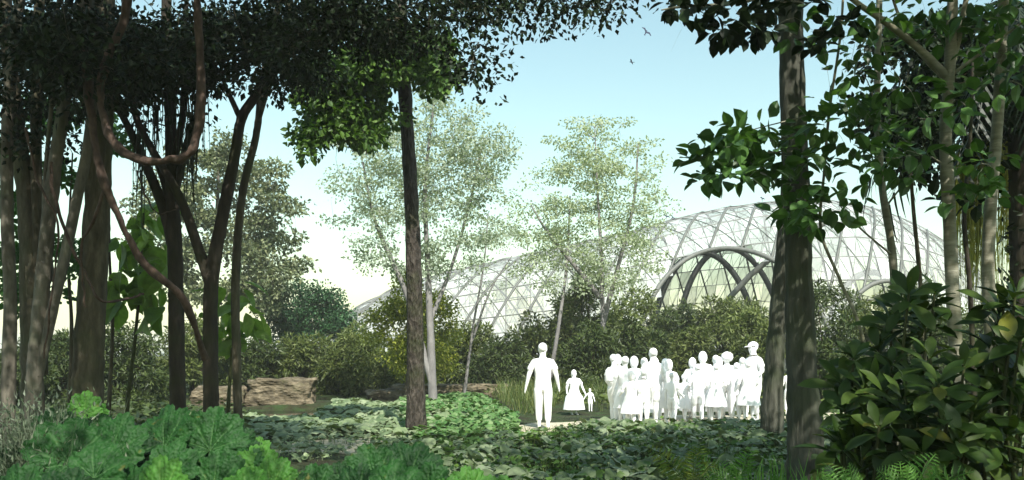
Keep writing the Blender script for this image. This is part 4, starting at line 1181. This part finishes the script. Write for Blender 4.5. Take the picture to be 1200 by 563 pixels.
def person(label, x, d, h, face=0., bulk=1., arms=((.02, 0), (.02, 0)), stride=.04, hair='short', wear='trousers', group=None, bag=None, hat=None, z=None):
    """local: facing -Y, x right; face turns about z"""
    b = (x, d, float(ground_z(x, d)) + .01 if z is None else z)
    root = thing('person', label, 'person', b, group)
    root.rotation_euler = (rng.normal(0, .02), rng.normal(0, .025), face); root.scale = (h, h, h)
    B = bulk; V = []; Ed = []; R = []

    def v(p, r): V.append(p); R.append(r); return len(V) - 1

    def e(*ids):
        for a_, c_ in zip(ids[:-1], ids[1:]): Ed.append((a_, c_))
    pel = v((0, 0, .52), (.072 * B, .056 * B)); wa = v((0, -.004, .61), (.066 * B, .05 * B)); ch = v((0, 0, .72), (.08 * B, .058 * B))
    nb = v((0, .004, .81), (.05, .042)); nk = v((0, 0, .848), .037); hl = v((0, -.006, .885), (.04, .046)); hm = v((0, -.004, .93), (.049, .056)); ht = v((0, .002, .972), (.036, .042))
    e(pel, wa, ch, nb, nk, hl, hm, ht)
    nose = v((0, -.066, .918), .008); e(hm, nose)
    for s in (-1, 1):
        ear = v((s * .056, .004, .922), .009); e(hm, ear)
    J = {}
    for s, (out, fwd) in zip((-1, 1), arms):
        sh = v((s * .092 * B ** .6, 0, .772), .034 * B ** .5); el_ = (s * (.098 * B ** .6 + .018 + out), .012, .63)
        el = v(el_, .026 * B ** .4)
        wr_ = (s * (.098 * B ** .6 + .024 + out * 2), -.03 - fwd, .485 + fwd * .8); wr = v(wr_, .017)
        e(ch, sh, el, wr)
        dv = unit(np.array(wr_) - np.array(el_)); pm = np.array(wr_) + dv * .035
        pa = v(tuple(pm), (.019, .011)); e(wr, pa)
        for kf, off in enumerate((-.014, -.005, .005, .014)):
            f1 = v(tuple(pm + dv * .028 + np.array([0, off, 0])), .0058); f2 = v(tuple(pm + dv * (.05 - .004 * abs(kf - 1.4)) + np.array([-s * .008, off, 0])), .0048); e(pa, f1, f2)
        th = v(tuple(pm + dv * .008 + np.array([-s * .004, -.024, 0])), .0062); th2 = v(tuple(pm + dv * .026 + np.array([-s * .008, -.03, 0])), .005); e(pa, th, th2)
        J[s] = (el_, wr_)
    for s in (-1, 1):
        st_ = stride * s
        hp = v((s * .048 * B ** .5, 0, .485), .052 * B ** .6); kn = v((s * .052, -st_ * .6 - .008, .275), .036 * B ** .4)
        cf = v((s * .051, -st_ * .8 + .01, .19), .032 * B ** .3)
        an = v((s * .05, -st_ + .016, .045), .021); he = v((s * .05, -st_ + .022, .018), .019); to = v((s * .054, -st_ - .075, .013), .016)
        e(pel, hp, kn, cf, an, he, to)
    add_mesh('body', skin_mesh(V, Ed, R), root, M['white'])
    # clothing
    V, Ed, R = [], [], []
    a = v((0, 0, .5), (.082 * B, .066 * B)); b2 = v((0, -.004, .61), (.076 * B, .06 * B)); c = v((0, 0, .72), (.088 * B, .066 * B)); dn = v((0, .004, .825), (.042, .04)); e(a, b2, c, dn)
    for s in (-1, 1):
        sh = v((s * .092 * B ** .6, 0, .765), .042 * B ** .5); el = v(tuple(np.array(J[s][0]) * [1, 1, 1] + [0, 0, .035]), .036 * B ** .4); e(c, sh, el)
    add_mesh('shirt', skin_mesh(V, Ed, R, 2), root, M['white'])
    if wear in ('trousers', 'shorts'):
        V, Ed, R = [], [], []
        a = v((0, 0, .53), (.08 * B, .064 * B)); up_ = v((0, 0, .57), (.074 * B, .06 * B)); e(up_, a)
        zl = .07 if wear == 'trousers' else .3
        for s in (-1, 1):
            st_ = stride * s
            hp = v((s * .05 * B ** .5, 0, .475), .06 * B ** .6); kn = v((s * .053, -st_ * .6 - .006, .29), .045 * B ** .4); e(a, hp, kn)
            if wear == 'trousers':
                an = v((s * .051, -st_ + .012, zl), .036); e(kn, an)
        add_mesh(wear, skin_mesh(V, Ed, R, 2), root, M['white'])
    else:
        mb = MB(); n = 26; th = np.linspace(0, 6.283, n, endpoint=False)
        flare_ = .13 if wear == 'skirt' else .17
        rings = [(.58, .074 * B), (.5, .088 * B), (.4, .5 * (.1 + flare_) * B), (.27 if wear == 'skirt' else .12, flare_ * B)]
        VV = np.concatenate([np.stack([np.cos(th) * r_ * (1 + .06 * np.sin(7 * th) * k / 3), np.sin(th) * r_ * .8 * (1 + .06 * np.sin(7 * th) * k / 3), np.full(n, zz)], -1) for k, (zz, r_) in enumerate(rings)])
        mb.add(VV, [(k * n + q_, k * n + (q_ + 1) % n, (k + 1) * n + (q_ + 1) % n, (k + 1) * n + q_) for k in range(3) for q_ in range(n)])
        mb.build('skirt', M['white'], root)
    if hair == 'short':
        add_mesh('hair', ellipsoid((0, .008, .945), (.0535, .062, .056), lambda c_: c_.y < -.03 and c_.z < .95 or c_.z < .91), root, M['white'])
    elif hair == 'long':
        add_mesh('hair', ellipsoid((0, .018, .915), (.064, .06, .092), lambda c_: c_.y < -.02 and c_.z < .95), root, M['white'])
    elif hair == 'curly':
        me = ellipsoid((0, .012, .945), (.088, .084, .078), None, 26)
        for vv_ in me.vertices: vv_.co += vv_.normal * .012 * mnoise.noise(vv_.co * 60)
        add_mesh('hair', me, root, M['white'])
    if hat == 'cap':
        cap = ellipsoid((0, .004, .958), (.062, .068, .055), lambda c_: c_.z < .952)
        add_mesh('cap', cap, root, M['white'])
        mb = MB(); n = 13; th = np.linspace(-1.2, 1.2, n)
        top = np.stack([np.sin(th) * .052, -np.cos(th) * .03 - .03, np.full(n, .962)], -1); tip = np.stack([np.sin(th) * .05, -np.cos(th) * .075 - .05, np.full(n, .95)], -1)
        Vt = np.concatenate([top, tip, top - [0, 0, .006], tip - [0, 0, .006]])
        q = [(i_, i_ + 1, n + i_ + 1, n + i_) for i_ in range(n - 1)] + [(2 * n + i_ + 1, 2 * n + i_, 3 * n + i_, 3 * n + i_ + 1) for i_ in range(n - 1)] + [(n + i_, n + i_ + 1, 3 * n + i_ + 1, 3 * n + i_) for i_ in range(n - 1)]
        mb.add(Vt, q); mb.build('cap_brim', M['white'], root)
    if hat == 'sunhat':
        mb = MB(); n = 24; th = np.linspace(0, 6.283, n, endpoint=False)
        rings = [(.945, .11), (.955, .06), (1.0, .055), (1.012, .03), (1.014, .002)]
        VV = np.concatenate([np.stack([np.cos(th) * r_, np.sin(th) * r_, np.full(n, zz)], -1) for zz, r_ in rings])
        mb.add(VV, [(k * n + q_, k * n + (q_ + 1) % n, (k + 1) * n + (q_ + 1) % n, (k + 1) * n + q_) for k in range(4) for q_ in range(n)])
        mb.build('sun_hat', M['white'], root)
    if bag:
        sx = bag
        bm = bmesh.new(); bmesh.ops.create_cube(bm, size=1)
        for vv_ in bm.verts: vv_.co = Vector((vv_.co.x * .13 + sx * .0, vv_.co.y * .09 + .105, vv_.co.z * .22 + .7))
        bmesh.ops.bevel(bm, geom=bm.edges[:], offset=.035, segments=3, affect='EDGES')
        me = bpy.data.meshes.new('backpack'); bm.to_mesh(me); bm.free(); add_mesh('backpack', me, root, M['white'])
    return root


def at_px(px, d): return (px - 600) * d / F


PI = math.pi
person('blank white figure of a broad man walking alone with arms held slightly out', at_px(637, 17.75), 17.75, 1.78, PI, 1.3, ((.022, .01), (.03, .0)), .045, 'short', 'trousers')
person('blank white figure of a child in a wide skirt near the walking man', at_px(673, 22.5), 22.5, 1.18, .3, 1.45, ((.03, .05), (.05, 0)), .02, 'long', 'gown')
person('smallest blank white figure, a toddler beside the child in the skirt', at_px(692, 23.2), 23.2, .62, 0, 1.15, ((.1, 0), (.03, 0)), .02, 'short', 'shorts')
g1 = 'white figures in the left crowd'
L1 = [
    ('white figure with backpack at the left end of the left crowd', 720, 19.2, 1.58, 2.4, 1.15, 'short', 'shorts', -1, None),
    ('white figure of a woman with bare calves second in the left crowd', 731, 18.7, 1.55, PI, 1.2, 'short', 'skirt', None, None),
    ('shorter white figure third from the left in the left crowd', 745, 19.4, 1.52, PI, 1.15, 'long', 'shorts', None, None),
    ('tallest white figure rising from the middle of the left crowd', 763, 18.8, 1.72, PI, 1.22, 'short', 'shorts', None, None),
    ('white figure just right of the tallest one in the left crowd', 776, 19.5, 1.5, PI, 1.2, 'short', 'trousers', None, None),
    ('white figure with long hair near the right of the left crowd', 785, 19.0, 1.48, 2.8, 1.2, 'long', 'skirt', None, None),
    ('small white figure at the right end of the left crowd', 789, 18.6, 1.2, 2.6, 1.2, 'short', 'shorts', None, None),
    ('white figure behind the gap at the centre of the left crowd', 753, 20.0, 1.5, PI, 1.35, 'short', 'trousers', None, None),
    ('white figure behind the left end of the left crowd', 727, 20.3, 1.56, PI, 1.35, 'long', 'trousers', None, None),
    ('white figure at the back between the tallest and the right end of the left crowd', 770, 20.6, 1.5, PI, 1.4, 'long', 'gown', None, None),
    ('short white figure in front of the centre of the left crowd', 754, 18.4, 1.28, PI, 1.45, 'short', 'shorts', None, None),
    ('white figure in a skirt low at the left front of the left crowd', 739, 18.3, 1.25, PI, 1.4, 'long', 'skirt', None, None)]
for lab, px, d, h, fa, bu, ha, we, bg, ht_ in L1:
    person(lab, at_px(px, d), d, h, fa, bu, ((rng.uniform(0, .02), rng.uniform(0, .13)), (rng.uniform(0, .02), rng.uniform(0, .13))), rng.uniform(.02, .07), ha, we, g1, bg, ht_)
g2 = 'white figures in the right crowd'
L2 = [
    ('white figure of a woman in a long gown at the left of the right crowd', 810, 20.6, 1.46, 2.5, 1.2, 'long', 'gown', None, None),
    ('white figure of a tall woman with long hair in the right crowd', 826, 20.2, 1.62, PI, 1.3, 'long', 'skirt', None, None),
    ('white figure tucked behind the long haired woman', 838, 21.0, 1.54, PI, 1.2, 'short', 'trousers', None, None),
    ('white figure with bushy curly hair in the right crowd', 851, 20.4, 1.58, PI, 1.3, 'curly', 'trousers', None, None),
    ('small white figure seen between curly hair and cap', 870, 21.4, 1.5, PI, 1.2, 'short', 'trousers', None, None),
    ('white figure of a large man in a peaked cap facing left', 886, 20.2, 1.86, -PI / 2 + .35, 1.5, 'short', 'trousers', None, 'cap'),
    ('short white figure low in the middle of the right crowd', 862, 20.0, 1.36, PI, 1.45, 'short', 'trousers', None, None),
    ('white figure in a skirt standing behind curly hair', 844, 20.9, 1.5, PI, 1.45, 'long', 'gown', None, None),
    ('short white figure before the man in the cap', 877, 19.8, 1.4, PI, 1.5, 'short', 'skirt', None, None),
    ('white figure low between the long haired woman and the curly hair', 838, 19.7, 1.36, PI, 1.45, 'short', 'skirt', None, None),
    ('white figure in front of the woman in the gown', 818, 19.6, 1.38, PI, 1.4, 'short', 'shorts', None, None),
    ('small white figure leaning at the far left of the right crowd', 803, 20.2, 1.1, 2.4, 1.2, 'short', 'skirt', None, None)]
for lab, px, d, h, fa, bu, ha, we, bg, ht_ in L2:
    person(lab, at_px(px, d), d, h, fa, bu, ((rng.uniform(0, .02), rng.uniform(0, .13)), (rng.uniform(0, .02), rng.uniform(0, .13))), rng.uniform(.02, .07), ha, we, g2, bg, ht_)
person('white figure half hidden in the gap between the two large right trunks', at_px(925, 22), 22, 1.3, PI, 1.1, group=None)

# ------------------------------------------------------------------ birds
def bird(label, px, py, span, bank):
    p = P(px, py, 55); s = span
    root_v = []
    prof = [(-.30, .01), (-.2, .05), (0, .075), (.2, .05), (.3, .02), (.36, .005)]
    mb = MB(); mb.tube([(0, a * s, 0) for a, _ in prof], [r * s for _, r in prof], 8, 0)
    for sg in (-1, 1):
        W_ = np.array([(0, .12, .02), (0, -.1, .02), (sg * .28, .16, .14), (sg * .28, -.06, .14), (sg * .55, .02, .1), (sg * .52, -.04, .1)]) * s
        mb.add(np.concatenate([W_, W_ - [0, 0, .02 * s]]), [(0, 1, 3, 2), (2, 3, 5, 4), (6, 8, 9, 7), (8, 10, 11, 9)])
    mb.add(np.array([(-.03, -.28, 0), (.03, -.28, 0), (.09, -.48, 0), (-.09, -.48, 0), (0, -.3, .02)]) * s, [(0, 1, 2, 3)])
    o = mb.build('bird', M['bird']); o.location = p; o.rotation_euler = bank
    return tag(o, label, 'bird', 'birds in flight')


bird('largest dark bird flying high below the top branches', 757, 38, .75, (1.2, .6, .4))
bird('small dark bird in flight below the largest bird', 740, 73, .45, (.3, .5, 1.1))
bird('tiny bird just above the greenhouse roof left of another', 781, 254, .42, (1.3, .3, .2))
bird('tiny bird at the right of the pair above the greenhouse roof', 788, 255, .38, (1.0, .8, .1))
bird('tiny bird gliding above the greenhouse near the largest trunk', 893, 233, .42, (1.3, .2, .6))
bird('tiny bird in the white sky left of the silvery tree', 369, 240, .4, (.6, .7, .9))

# ------------------------------------------------------------------ light, air, camera
SUN_EL, SUN_AZ = math.radians(47), math.radians(163)          # azimuth clockwise from +Y
sd = Vector((math.sin(SUN_AZ) * math.cos(SUN_EL), math.cos(SUN_AZ) * math.cos(SUN_EL), math.sin(SUN_EL)))
lamp = bpy.data.lights.new('sun', 'SUN'); lamp.energy = 4.3; lamp.angle = math.radians(.5); lamp.color = (1, .96, .89)
so = bpy.data.objects.new('sun', lamp); COL.objects.link(so); so.rotation_euler = (-sd).to_track_quat('-Z', 'Y').to_euler(); so.location = (0, -20, 40)
wd = bpy.data.worlds.new('World'); SC.world = wd; wd.use_nodes = True
nt = wd.node_tree; nt.nodes.clear()
sky = nt.nodes.new('ShaderNodeTexSky'); sky.sky_type = 'NISHITA'; sky.sun_disc = False
sky.sun_elevation = SUN_EL; sky.sun_rotation = SUN_AZ; sky.air_density = 1.5; sky.dust_density = 1.0; sky.ozone_density = .0
bg = nt.nodes.new('ShaderNodeBackground'); bg.inputs['Strength'].default_value = .12
wo = nt.nodes.new('ShaderNodeOutputWorld')
tint = nt.nodes.new('ShaderNodeMix'); tint.data_type = 'RGBA'; tint.blend_type = 'MULTIPLY'; tint.inputs['Factor'].default_value = 1
tint.inputs['B'].default_value = (.87, .97, .835, 1)
nt.links.new(sky.outputs[0], tint.inputs['A']); nt.links.new(tint.outputs['Result'], bg.inputs[0]); nt.links.new(bg.outputs[0], wo.inputs[0])

m, nt, out = new_mat('thin haze')
pv = nt.nodes.new('ShaderNodeVolumePrincipled'); pv.inputs['Color'].default_value = (.95, .97, .97, 1)
pv.inputs['Density'].default_value = .0008; pv.inputs['Anisotropy'].default_value = 0
nt.links.new(pv.outputs[0], out.inputs['Volume'])
bm = bmesh.new(); bmesh.ops.create_cube(bm, size=1)
for v_ in bm.verts: v_.co = Vector((v_.co.x * 1830, v_.co.y * 1600 + 720, v_.co.z * 25.6 + 11.2))
me = bpy.data.meshes.new('haze'); bm.to_mesh(me); bm.free(); me.materials.append(m)
hz = bpy.data.objects.new('haze', me); COL.objects.link(hz); tag(hz, 'pale even haze filling the air over the garden', 'haze', kind='stuff')

cam = bpy.data.cameras.new('camera'); cam.sensor_width = 36; cam.lens = 30; cam.shift_y = (HOR - 281.5) / 1200; cam.clip_end = 6000; cam.clip_start = .1
co = bpy.data.objects.new('camera', cam); COL.objects.link(co); co.location = (0, 0, EYE); co.rotation_euler = (math.pi / 2, 0, 0)
SC.camera = co
SC.view_settings.view_transform = 'Standard'; SC.view_settings.look = 'None'; SC.view_settings.exposure = .92; SC.view_settings.gamma = 1
cy = SC.cycles
cy.max_bounces = 6; cy.diffuse_bounces = 3; cy.glossy_bounces = 2; cy.transmission_bounces = 3; cy.transparent_max_bounces = 16; cy.volume_bounces = 1
cy.use_adaptive_sampling = True; cy.adaptive_threshold = .02
cy.caustics_reflective = False; cy.caustics_refractive = False
try:
    cy.use_denoising = True; cy.denoiser = 'OPENIMAGEDENOISE'
except Exception: pass
